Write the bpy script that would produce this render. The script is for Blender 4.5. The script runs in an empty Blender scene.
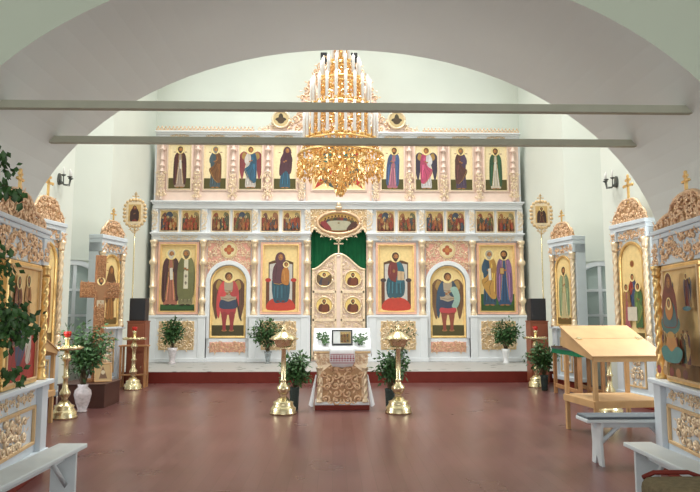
import bpy, math, random
from mathutils import Vector, Matrix
PI = math.pi
R = math.radians
S = bpy.context.scene
C = S.collection

# ------------------------------------------------------------------ camera, sky, lights, exposure
cam = bpy.data.objects.new('camera', bpy.data.cameras.new('camera'))
C.objects.link(cam)
cam.location = (-0.12, 0, 1.5)
cam.rotation_euler = (R(90 + 6.065), 0, R(-1.424))
cam.data.sensor_width = 36
cam.data.lens = 640 / 700 * 36
cam.data.clip_start = 0.05
S.camera = cam

w = bpy.data.worlds.new('sky')
S.world = w
w.use_nodes = True
w.node_tree.nodes['Background'].inputs[0].default_value = (0.93, 0.97, 1.0, 1)
w.node_tree.nodes['Background'].inputs[1].default_value = 0.8

def area(name, loc, rot, sx, sy, power, col=(1, 1, 1), spread=180):
    l = bpy.data.lights.new(name, 'AREA'); l.spread = R(spread)
    l.shape = 'RECTANGLE'; l.size = sx; l.size_y = sy; l.energy = power; l.color = col
    o = bpy.data.objects.new(name, l); C.objects.link(o)
    o.location = loc; o.rotation_euler = rot
    return o
# daylight through the high side windows of the nave; other lamps are added fill
area('added_overhead_fill', (0, 12.3, 13.9), (0, 0, 0), 3.6, 4.6, 700, (1.0, 1.0, 0.96), 110)  # added overhead fill for the nave, hung below a closed ceiling
area('daylight_clerestory', (-5.1, 12.3, 9.3), (0, R(-48), 0), 2.4, 8.5, 112, (0.92, 0.97, 1.0), 130)
area('daylight_clerestory', (5.1, 12.3, 9.3), (0, R(48), 0), 2.4, 8.5, 84, (0.96, 0.98, 1.0), 130)
area('added_side_fill', (-5.08, 8.6, 2.6), (R(90), 0, R(-90)), 1.5, 2.4, 130, (0.92, 0.97, 1.0))  # added unseen lamp to brighten the arch soffit and near icon cases
area('added_side_fill', (5.08, 8.6, 2.6), (R(90), 0, R(90)), 1.5, 2.4, 130, (0.92, 0.97, 1.0))  # its added twin on the right wall
area('added_west_fill', (0, -3.2, 2.0), (R(90), 0, 0), 6.0, 3.0, 130, (1.0, 0.99, 0.94))  # added front fill from behind the camera; no west window is built
S.view_settings.view_transform = 'Standard'
S.view_settings.look = 'None'
S.view_settings.exposure = 0.0
S.view_settings.gamma = 1.0
S.view_settings.use_curve_mapping = False

# ------------------------------------------------------------------ helpers
def lin(h, a=0.0):
    h = h.lstrip('#')
    v = [int(h[i:i+2], 16) / 255 for i in (0, 2, 4)]
    return tuple((c / 12.92 if c <= 0.04045 else ((c + 0.055) / 1.055) ** 2.4) for c in v) + (a,)

def mat(name, col, rough=0.5, metal=0.0, var=0.08, scale=6.0, bump=0.0, bscale=40.0, spec=0.5, coat=0.0):
    m = bpy.data.materials.new(name); m.use_nodes = True
    nt = m.node_tree; b = nt.nodes['Principled BSDF']
    c = lin(col)[:3] if isinstance(col, str) else col
    tc = nt.nodes.new('ShaderNodeTexCoord')
    n = nt.nodes.new('ShaderNodeTexNoise'); n.inputs['Scale'].default_value = scale; n.inputs['Detail'].default_value = 4
    nt.links.new(tc.outputs['Object'], n.inputs['Vector'])
    r = nt.nodes.new('ShaderNodeMapRange')
    r.inputs[1].default_value = 0.3; r.inputs[2].default_value = 0.7
    r.inputs[3].default_value = 1 - var; r.inputs[4].default_value = 1 + var
    nt.links.new(n.outputs['Fac'], r.inputs[0])
    mx = nt.nodes.new('ShaderNodeVectorMath'); mx.operation = 'SCALE'
    mx.inputs[0].default_value = c
    nt.links.new(r.outputs[0], mx.inputs['Scale'])
    nt.links.new(mx.outputs[0], b.inputs['Base Color'])
    b.inputs['Roughness'].default_value = rough; b.inputs['Metallic'].default_value = metal
    b.inputs['Specular IOR Level'].default_value = spec
    b.inputs['Coat Weight'].default_value = coat
    if bump:
        n2 = nt.nodes.new('ShaderNodeTexNoise'); n2.inputs['Scale'].default_value = bscale
        nt.links.new(tc.outputs['Object'], n2.inputs['Vector'])
        bp = nt.nodes.new('ShaderNodeBump'); bp.inputs['Strength'].default_value = bump; bp.inputs['Distance'].default_value = 0.01
        nt.links.new(n2.outputs['Fac'], bp.inputs['Height']); nt.links.new(bp.outputs[0], b.inputs['Normal'])
    return m

M = {}
M['wall'] = mat('mint_plaster', (0.74, 0.775, 0.705), 0.85, var=0.03, scale=0.8, bump=0.06, bscale=25)
M['arch'] = mat('arch_plaster', (0.76, 0.785, 0.74), 0.85, var=0.03, scale=0.7, bump=0.06, bscale=18)
M['sage'] = mat('sage_plaster', (0.64, 0.70, 0.57), 0.85, var=0.03, scale=0.7)
M['frame'] = mat('pink_gilt_frame', (0.86, 0.50, 0.36), 0.42, 0.2, var=0.1)
M['beam'] = mat('beam_paint', (0.45, 0.45, 0.35), 0.6, var=0.05)
M['white'] = mat('white_paint', (0.79, 0.81, 0.835), 0.45, var=0.03, scale=3)
M['bench'] = mat('bench_paint', (0.70, 0.76, 0.78), 0.35, var=0.05, scale=4)
M['kiot'] = mat('pale_blue_white_paint', (0.68, 0.745, 0.80), 0.45, var=0.04, scale=3)
M['gold'] = mat('gold_leaf', (0.88, 0.60, 0.25), 0.34, 0.75, var=0.12, scale=9)
M['rose'] = mat('rose_gilding', (0.84, 0.57, 0.36), 0.38, 0.45, var=0.14, scale=12)
M['champ'] = mat('champagne_gilding', (0.90, 0.72, 0.50), 0.36, 0.45, var=0.12, scale=12)
M['pink'] = mat('pink_panel', (0.80, 0.40, 0.31), 0.5, var=0.06)
M['blush'] = mat('blush_panel', (0.86, 0.66, 0.56), 0.5, var=0.05)
M['deep'] = mat('deep_gilt_ground', (0.52, 0.31, 0.16), 0.5, 0.15, var=0.12)
M['tan'] = mat('tan_gilt_panel', (0.74, 0.52, 0.28), 0.45, 0.15, var=0.10)
M['brass'] = mat('polished_brass', (0.76, 0.65, 0.40), 0.26, 0.9, var=0.06, scale=5)
M['red'] = mat('dark_red_paint', (0.17, 0.026, 0.018), 0.55, var=0.08, spec=0.2)
M['redwood'] = mat('red_brown_wood', (0.26, 0.075, 0.035), 0.45, var=0.12)
M['wood'] = mat('pale_wood', (0.58, 0.35, 0.16), 0.5, var=0.10, scale=5)
M['orwood'] = mat('orange_wood', (0.46, 0.23, 0.10), 0.45, var=0.14, scale=5)
M['brown'] = mat('dark_brown_box', (0.075, 0.028, 0.02), 0.4, var=0.1)
M['carved'] = mat('carved_brown_wood', (0.33, 0.14, 0.055), 0.5, var=0.25, scale=20)
M['black'] = mat('black_plastic', (0.012, 0.013, 0.018), 0.4, var=0.1)
M['iron'] = mat('dark_iron', (0.12, 0.13, 0.12), 0.45, 0.5)
M['cloth'] = mat('white_cloth', (0.86, 0.86, 0.88), 0.9, var=0.03, bump=0.15, bscale=60)
M['curtain'] = mat('green_curtain', (0.0, 0.15, 0.048), 0.75, var=0.1, scale=3)
M['greencloth'] = mat('green_cloth', (0.0, 0.17, 0.07), 0.8, var=0.1)
M['leaf'] = mat('green_leaf', (0.05, 0.125, 0.035), 0.5, var=0.45, scale=14)
M['leafdark'] = mat('birch_leaf', (0.035, 0.095, 0.02), 0.5, var=0.5, scale=9)
M['stem'] = mat('brown_twig', (0.09, 0.065, 0.03), 0.7, var=0.2)
M['bark'] = mat('birch_bark', (0.55, 0.54, 0.50), 0.8, var=0.35, scale=18)
M['porcelain'] = mat('patterned_porcelain', (0.66, 0.60, 0.62), 0.25, var=0.22, scale=24)
M['slate'] = mat('slate_cushion', (0.10, 0.12, 0.14), 0.7, var=0.08)
M['olive'] = mat('olive_upholstery', (0.19, 0.145, 0.075), 0.85, var=0.2, scale=30, bump=0.3, bscale=180)
M['candle'] = mat('white_candle', (0.88, 0.86, 0.84), 0.4, var=0.02)
M['amber'] = mat('amber_crystal', (0.88, 0.50, 0.15), 0.15, 0.3, var=0.4, scale=22, coat=0.6)
M['redglass'] = mat('red_glass', (0.5, 0.015, 0.012), 0.15, var=0.1)
M['rosered'] = mat('red_embroidery', (0.42, 0.03, 0.08), 0.8)

def glass_mat(name, col, a):
    m = bpy.data.materials.new(name); m.use_nodes = True
    b = m.node_tree.nodes['Principled BSDF']
    tc = m.node_tree.nodes.new('ShaderNodeTexCoord'); n = m.node_tree.nodes.new('ShaderNodeTexNoise'); n.inputs['Scale'].default_value = 2
    m.node_tree.links.new(tc.outputs['Object'], n.inputs['Vector'])
    cr = m.node_tree.nodes.new('ShaderNodeValToRGB')
    cr.color_ramp.elements[0].color = tuple(c * 0.85 for c in col) + (1,); cr.color_ramp.elements[1].color = tuple(col) + (1,)
    m.node_tree.links.new(n.outputs['Fac'], cr.inputs[0]); m.node_tree.links.new(cr.outputs[0], b.inputs['Base Color'])
    b.inputs['Roughness'].default_value = 0.15; b.inputs['Transmission Weight'].default_value = a
    b.inputs['IOR'].default_value = 1.2
    return m
M['pane'] = glass_mat('pale_window_glass', (0.72, 0.80, 0.76), 0.55)
M['vaseglass'] = glass_mat('clear_vase_glass', (0.75, 0.80, 0.82), 0.75)
M['darkglass'] = glass_mat('dark_vase_glass', (0.10, 0.13, 0.12), 0.5)

def paint_mat():
    m = bpy.data.materials.new('icon_paint'); m.use_nodes = True
    nt = m.node_tree; b = nt.nodes['Principled BSDF']
    a = nt.nodes.new('ShaderNodeAttribute'); a.attribute_name = 'Col'
    tc = nt.nodes.new('ShaderNodeTexCoord'); n = nt.nodes.new('ShaderNodeTexNoise'); n.inputs['Scale'].default_value = 14
    nt.links.new(tc.outputs['Object'], n.inputs['Vector'])
    r = nt.nodes.new('ShaderNodeMapRange'); r.inputs[3].default_value = 0.82; r.inputs[4].default_value = 1.18
    nt.links.new(n.outputs['Fac'], r.inputs[0])
    mx = nt.nodes.new('ShaderNodeVectorMath'); mx.operation = 'SCALE'
    nt.links.new(a.outputs['Color'], mx.inputs[0]); nt.links.new(r.outputs[0], mx.inputs['Scale'])
    nt.links.new(mx.outputs[0], b.inputs['Base Color'])
    nt.links.new(a.outputs['Alpha'], b.inputs['Metallic'])
    b.inputs['Roughness'].default_value = 0.42
    return m
M['paint'] = paint_mat()

def floor_mat():
    m = bpy.data.materials.new('painted_floorboards'); m.use_nodes = True
    nt = m.node_tree; b = nt.nodes['Principled BSDF']; L = nt.links.new
    tc = nt.nodes.new('ShaderNodeTexCoord')
    mp = nt.nodes.new('ShaderNodeMapping'); mp.inputs['Rotation'].default_value = (0, 0, PI / 2)
    L(tc.outputs['Object'], mp.inputs['Vector'])
    br = nt.nodes.new('ShaderNodeTexBrick')
    br.inputs['Scale'].default_value = 1.0; br.inputs['Brick Width'].default_value = 4.2; br.inputs['Row Height'].default_value = 0.13
    br.inputs['Mortar Size'].default_value = 0.003; br.inputs['Mortar Smooth'].default_value = 0.3
    br.inputs['Color1'].default_value = (0.118, 0.047, 0.044, 1); br.inputs['Color2'].default_value = (0.142, 0.060, 0.056, 1)
    br.inputs['Mortar'].default_value = (0.09, 0.036, 0.03, 1)
    L(mp.outputs[0], br.inputs['Vector'])
    n = nt.nodes.new('ShaderNodeTexNoise'); n.inputs['Scale'].default_value = 1.3; n.inputs['Detail'].default_value = 5
    L(tc.outputs['Object'], n.inputs['Vector'])
    r = nt.nodes.new('ShaderNodeMapRange'); r.inputs[1].default_value = 0.3; r.inputs[2].default_value = 0.7; r.inputs[3].default_value = 0.85; r.inputs[4].default_value = 1.18
    L(n.outputs['Fac'], r.inputs[0])
    mx = nt.nodes.new('ShaderNodeVectorMath'); mx.operation = 'SCALE'
    L(br.outputs['Color'], mx.inputs[0]); L(r.outputs[0], mx.inputs['Scale']); L(mx.outputs[0], b.inputs['Base Color'])
    r2 = nt.nodes.new('ShaderNodeMapRange'); r2.inputs[3].default_value = 0.24; r2.inputs[4].default_value = 0.34
    L(n.outputs['Fac'], r2.inputs[0]); L(r2.outputs[0], b.inputs['Roughness'])
    bp = nt.nodes.new('ShaderNodeBump'); bp.inputs['Strength'].default_value = 0.25; bp.inputs['Distance'].default_value = 0.004
    L(br.outputs['Fac'], bp.inputs['Height']); bp.invert = True; L(bp.outputs[0], b.inputs['Normal'])
    return m
M['floor'] = floor_mat()

def carpet_mat():
    m = bpy.data.materials.new('grey_patterned_linoleum'); m.use_nodes = True
    nt = m.node_tree; b = nt.nodes['Principled BSDF']; L = nt.links.new
    tc = nt.nodes.new('ShaderNodeTexCoord')
    v = nt.nodes.new('ShaderNodeTexVoronoi'); v.inputs['Scale'].default_value = 2.6
    L(tc.outputs['Object'], v.inputs['Vector'])
    n = nt.nodes.new('ShaderNodeTexNoise'); n.inputs['Scale'].default_value = 9; n.inputs['Detail'].default_value = 6
    L(tc.outputs['Object'], n.inputs['Vector'])
    ad = nt.nodes.new('ShaderNodeMath'); ad.operation = 'MULTIPLY_ADD'; ad.inputs[1].default_value = 0.9
    L(n.outputs['Fac'], ad.inputs[0]); L(v.outputs['Distance'], ad.inputs[2])
    cr = nt.nodes.new('ShaderNodeValToRGB')
    cr.color_ramp.elements[0].position = 0.56; cr.color_ramp.elements[0].color = (0.10, 0.11, 0.105, 1)
    cr.color_ramp.elements[1].position = 0.68; cr.color_ramp.elements[1].color = (0.40, 0.39, 0.375, 1)
    L(ad.outputs[0], cr.inputs[0]); L(cr.outputs[0], b.inputs['Base Color'])
    b.inputs['Roughness'].default_value = 0.5
    return m
M['lino'] = carpet_mat()

class MB:
    """collects shapes into one mesh"""
    def __init__(s):
        s.v = []; s.f = []; s.sm = []; s.c = []; s.T = Matrix.Identity(4); s.col = None
    def add(s, vs, fs, smooth=False, col=None):
        o = len(s.v)
        s.v += [tuple(s.T @ Vector(p)) for p in vs]
        for f in fs:
            s.f.append(tuple(i + o for i in f)); s.sm.append(smooth); s.c.append(col or s.col)
    def box(s, x0, x1, y0, y1, z0, z1):
        s.add([(x0,y0,z0),(x1,y0,z0),(x1,y1,z0),(x0,y1,z0),(x0,y0,z1),(x1,y0,z1),(x1,y1,z1),(x0,y1,z1)],
              [(0,3,2,1),(4,5,6,7),(0,1,5,4),(1,2,6,5),(2,3,7,6),(3,0,4,7)])
    def prism(s, poly, y0, y1):          # polygon in x,z extruded along y (y0 front)
        n = len(poly)
        s.add([(x, y0, z) for x, z in poly] + [(x, y1, z) for x, z in poly],
              [tuple(range(n)), tuple(range(2*n-1, n-1, -1))] + [(i, i+n, (i+1) % n + n, (i+1) % n) for i in range(n)])
    def tube(s, pts, r, n=6, smooth=True, cap=True):
        pts = [Vector(p) for p in pts]; k = len(pts)
        rr = r if isinstance(r, (list, tuple)) else [r] * k
        vs = []; up = None
        for i, p in enumerate(pts):
            t = (pts[min(i+1, k-1)] - pts[max(i-1, 0)])
            if t.length < 1e-9: t = Vector((0, 0, 1))
            t.normalize()
            if up is None:
                up = Vector((0, 1, 0)) if abs(t.y) < 0.9 else Vector((1, 0, 0))
            a = up - t * up.dot(t)
            if a.length < 1e-6: a = t.orthogonal()
            a.normalize(); up = a; b = t.cross(a)
            for j in range(n):
                q = 2 * PI * j / n
                vs.append(p + (a * math.cos(q) + b * math.sin(q)) * rr[i])
        fs = [(i*n+j, i*n+(j+1) % n, (i+1)*n+(j+1) % n, (i+1)*n+j) for i in range(k-1) for j in range(n)]
        if cap: fs += [tuple(range(n-1, -1, -1)), tuple((k-1)*n+j for j in range(n))]
        s.add(vs, fs, smooth)
    def lathe(s, prof, n=20, cx=0, cy=0, cz=0, lobes=0, amp=0, twist=0):
        vs = []
        for r, z in prof:
            for j in range(n):
                q = 2 * PI * j / n
                rr = r * (1 + amp * math.cos(lobes * q - twist * z)) if lobes else r
                vs.append((cx + rr * math.cos(q), cy + rr * math.sin(q), cz + z))
        k = len(prof)
        fs = [(i*n+j, i*n+(j+1) % n, (i+1)*n+(j+1) % n, (i+1)*n+j) for i in range(k-1) for j in range(n)]
        fs += [tuple(range(n-1, -1, -1)), tuple((k-1)*n+j for j in range(n))]
        s.add(vs, fs, True)
    def ball(s, c, rx, ry=None, rz=None, n=8, m=6):
        ry = ry or rx; rz = rz or rx
        vs = [(c[0], c[1], c[2]-rz)]
        for i in range(1, m):
            a = -PI/2 + PI*i/m
            for j in range(n):
                q = 2*PI*j/n
                vs.append((c[0]+rx*math.cos(a)*math.cos(q), c[1]+ry*math.cos(a)*math.sin(q), c[2]+rz*math.sin(a)))
        vs.append((c[0], c[1], c[2]+rz)); e = len(vs)-1
        fs = [(0, 1+(j+1) % n, 1+j) for j in range(n)]
        for i in range(m-2):
            for j in range(n):
                fs.append((1+i*n+j, 1+i*n+(j+1) % n, 1+(i+1)*n+(j+1) % n, 1+(i+1)*n+j))
        fs += [(e, 1+(m-2)*n+j, 1+(m-2)*n+(j+1) % n) for j in range(n)]
        s.add(vs, fs, True)
    def leaf(s, p, d, nrm, L, W):
        d = d.normalized(); sd = d.cross(nrm)
        if sd.length < 1e-4: sd = d.orthogonal()
        sd.normalize(); nn = sd.cross(d)
        a = p; m1 = p + d*L*0.45; e = p + d*L - nn*L*0.12
        s.add([a, m1+sd*W/2-nn*W*0.15, e, m1-sd*W/2-nn*W*0.15, m1+nn*W*0.1], [(0,1,4),(1,2,4),(2,3,4),(3,0,4)], True)
    def build(s, name, m, parent=None, bevel=0.0, loc=None, seg=2):
        me = bpy.data.meshes.new(name); me.from_pydata(s.v, [], s.f)
        me.polygons.foreach_set('use_smooth', s.sm)
        if any(c is not None for c in s.c):
            at = me.color_attributes.new('Col', 'FLOAT_COLOR', 'CORNER')
            buf = []
            for p in me.polygons: buf += list(s.c[p.index] or (0.5, 0.5, 0.5, 0)) * p.loop_total
            at.data.foreach_set('color', buf)
        me.materials.append(M[m] if isinstance(m, str) else m)
        o = bpy.data.objects.new(name, me); C.objects.link(o)
        if parent: o.parent = parent
        if loc: o.location = loc
        if bevel:
            b = o.modifiers.new('edge', 'BEVEL'); b.width = bevel; b.segments = seg; b.limit_method = 'ANGLE'; b.angle_limit = R(40)
        return o

def tag(o, label, cat, group=None):
    o['label'] = label; o['category'] = cat
    if group: o['group'] = group
    return o
def thing(name, label, cat, loc=(0,0,0), rz=0, group=None):
    o = bpy.data.objects.new(name, None); C.objects.link(o)
    o.empty_display_size = 0.1
    o.location = loc; o.rotation_euler = (0, 0, rz)
    return tag(o, label, cat, group)
def struct(o):
    o['kind'] = 'structure'; return o
KIDS = {}
def dup(root, loc, rz, label, group=None):
    allo = list(S.objects)
    def rec(o, par):
        c = o.copy(); C.objects.link(c); c.parent = par
        for ch in allo:
            if ch.parent == o: rec(ch, c)
        return c
    r = rec(root, None); r.location = loc; r.rotation_euler = (0, 0, rz); r['label'] = label
    if group: r['group'] = group
    return r
def wpos(loc, rz, p):
    c, s = math.cos(rz), math.sin(rz)
    return (loc[0] + p[0]*c - p[1]*s, loc[1] + p[0]*s + p[1]*c, loc[2] + p[2])

# ---- carving: scrolls, beads and leaves filling a region of the x,z plane (front towards -y)
def carve(mb, inside, x0, x1, z0, z1, sp, seed, y=0.0, mirror=True, fat=1.0):
    rnd = random.Random(seed); pts = []
    cx = (x0 + x1) / 2; tries = 0
    while tries < 1500 and len(pts) < 160:
        tries += 1
        px = rnd.uniform(cx if mirror else x0, x1); pz = rnd.uniform(z0, z1)
        if not inside(px, pz): continue
        if all((px-a)**2 + (pz-b)**2 > sp*sp for a, b in pts): pts.append((px, pz))
    for px, pz in pts:
        sgn = rnd.choice((-1, 1)); a0 = rnd.uniform(0, 2*PI); turns = rnd.uniform(1.0, 1.5); r0 = sp*rnd.uniform(0.5, 0.66)
        sides = ((1, px), (-1, 2*cx-px)) if mirror and px - cx > sp*0.25 else ((1, px),)
        for mr, qx in sides:
            path = []; rad = []; N = 11
            for i in range(N):
                t = i/(N-1); rr = r0*(1-t)**0.9 + sp*0.05
                a = a0 + sgn*turns*2*PI*t
                path.append((qx + mr*rr*math.cos(a), y - sp*0.05 - sp*0.10*t, pz + rr*math.sin(a)))
                rad.append(sp*fat*(0.06 + 0.085*math.sin(PI*min(1, t*1.1+0.1))))
            mb.tube(path, rad, 5)
            mb.ball((qx, y - sp*0.16, pz), sp*0.15*fat, sp*0.11*fat, sp*0.15*fat, 6, 4)
            for k in range(2):
                a = a0 + k*2.4 + 0.8
                d = Vector((mr*math.cos(a), -0.35, math.sin(a)))
                mb.leaf(Vector((qx, y - sp*0.05, pz)) + d*r0*0.8, d, Vector((0, -1, 0)), sp*0.62, sp*0.3)

def cross_shape(mb, x, y, z, h, t=0.02):
    w_ = h*0.09
    mb.box(x-w_/2, x+w_/2, y-t/2, y+t/2, z, z+h)
    mb.box(x-h*0.27, x+h*0.27, y-t/2, y+t/2, z+h*0.60, z+h*0.60+w_)
    mb.box(x-h*0.15, x+h*0.15, y-t/2, y+t/2, z+h*0.80, z+h*0.80+w_)
    for dx, dz in ((-h*0.27, h*0.645), (h*0.27, h*0.645), (0, h)):
        mb.ball((x+dx, y, z+dz), w_*0.75, t*0.7, w_*0.75, 6, 4)

def arch_poly(w_, z0, z1, n=18):          # rectangle with a round top
    r = w_/2; zc = z1 - r
    return [(-r, z0), (r, z0)] + [(r*math.cos(PI*i/n), zc + r*math.sin(PI*i/n)) for i in range(n+1)]

def twisted(mb, x, y, z0, z1, r):
    H = z1 - z0
    mb.lathe([(r*1.5, 0), (r*1.5, H*0.03), (r*1.1, H*0.05), (r*1.35, H*0.075), (r, H*0.1)], 14, x, y, z0)
    prof = [(r*0.95, H*0.1 + H*0.8*i/40) for i in range(41)]
    mb.lathe(prof, 16, x, y, z0, lobes=3, amp=0.24, twist=2*PI/(r*3.4))
    mb.lathe([(r, H*0.9), (r*1.35, H*0.925), (r*1.1, H*0.95), (r*1.5, H*0.97), (r*1.5, H)], 14, x, y, z0)

def knobbed(mb, x, y, z0, z1, r):
    H = z1 - z0
    pr = [(1.35, 0), (1.35, .02), (1.0, .035), (1.1, .05), (.75, .06), (.75, .15), (1.15, .16), (1.4, .18), (1.4, .20), (1.15, .22),
          (.8, .23), (.85, .36), (1.25, .37), (1.25, .385), (.8, .395), (.78, .66), (1.2, .67), (1.45, .69), (1.45, .715), (1.15, .735),
          (.75, .75), (.72, .90), (1.0, .91), (1.1, .93), (.9, .945), (1.3, .96), (1.4, .98), (1.4, 1)]
    mb.lathe([(a*r, b*H) for a, b in pr], 14, x, y, z0)

# ------------------------------------------------------------------ icon painting (flat painted boards, layers of paint as thin shapes)
def crom(pts, k=5):
    n = len(pts); out = []
    for i in range(n):
        p0, p1, p2, p3 = pts[i-1], pts[i], pts[(i+1) % n], pts[(i+2) % n]
        for j in range(k):
            t = j/k
            out.append(tuple(0.5*((2*p1[a]) + (p2[a]-p0[a])*t + (2*p0[a]-5*p1[a]+4*p2[a]-p3[a])*t*t + (3*p1[a]-p0[a]-3*p2[a]+p3[a])*t**3) for a in (0, 1)))
    return out
class Paint(MB):
    def __init__(s, eps=0.00035, clip=None):
        super().__init__(); s.eps = eps; s.n = 0; s.clip = clip
    def poly(s, pts, col, sm=True, k=4, a=0.0):
        pts = crom(pts, k) if sm else pts
        if s.clip: pts = [s.clip(p) for p in pts]
        s.n += 1; y = -s.n*s.eps
        c = lin(col, a)
        if not a: c = tuple(c[i]*0.84 + (0.16, 0.115, 0.075)[i]*0.16 for i in range(3)) + (0.0,)
        s.add([(x, y, z) for x, z in pts], [tuple(range(len(pts)))], False, c)
    def rect(s, x0, x1, z0, z1, col, a=0.0): s.poly([(x0,z0),(x1,z0),(x1,z1),(x0,z1)], col, False, a=a)
    def ell(s, x, z, rx, rz, col, n=18, a=0.0):
        s.poly([(x+rx*math.cos(2*PI*i/n), z+rz*math.sin(2*PI*i/n)) for i in range(n)], col, False, a=a)
    def line(s, pts, w_, col):
        L = []; Rr = []
        for i, p in enumerate(pts):
            q0 = pts[max(i-1, 0)]; q1 = pts[min(i+1, len(pts)-1)]
            dx, dz = q1[0]-q0[0], q1[1]-q0[1]; l = math.hypot(dx, dz) or 1
            L.append((p[0]-dz/l*w_/2, p[1]+dx/l*w_/2)); Rr.append((p[0]+dz/l*w_/2, p[1]-dx/l*w_/2))
        s.poly(L + Rr[::-1], col, False)
def shade(c, f):
    c = c.lstrip('#'); v = [max(0, min(255, int(int(c[i:i+2], 16)*f))) for i in (0, 2, 4)]
    return '#%02x%02x%02x' % tuple(v)
SKIN = '#a8703f'; GOLDP = '#f2d596'; GROUND = '#4e4a14'
def halo(P, x, z, r, col='#f4dc9e'):
    P.ell(x, z, r, r, '#e4c27c', a=.06); P.ell(x, z, r*0.95, r*0.95, col, a=0.06)
def head(P, x, z, r, hair='#4a2a14', beard=None, s=1, veil=None, hl=True):
    if hl: halo(P, x, z, r*1.6)
    if veil: P.poly([(x-r*1.25, z-r*1.5), (x-r*1.2, z+r*0.5), (x, z+r*1.35), (x+r*1.2, z+r*0.5), (x+r*1.25, z-r*1.5)], veil)
    else: P.ell(x, z+r*0.15, r*0.98, r*1.08, hair)
    P.ell(x+s*r*0.1, z-r*0.12, r*0.68, r*0.9, SKIN)
    P.ell(x+s*r*0.22, z-r*0.05, r*0.3, r*0.5, shade(SKIN, 1.25), 10)
    if beard: P.poly([(x-r*0.62, z-r*0.25), (x, z-r*0.5), (x+r*0.68, z-r*0.25), (x+r*0.5, z-r*1.0), (x+s*r*0.1, z-r*1.4), (x-r*0.5, z-r*1.0)], beard)
    for d in (-0.25, 0.4): P.ell(x+s*r*d, z+r*0.08, r*0.13, r*0.07, '#241208', 8)
    P.line([(x+s*r*0.1, z+r*0.05), (x+s*r*0.16, z-r*0.3)], r*0.1, '#6a3d1c')
    P.line([(x-s*r*0.08, z-r*0.48), (x+s*r*0.3, z-r*0.48)], r*0.1, '#6a2a1c')
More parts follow.
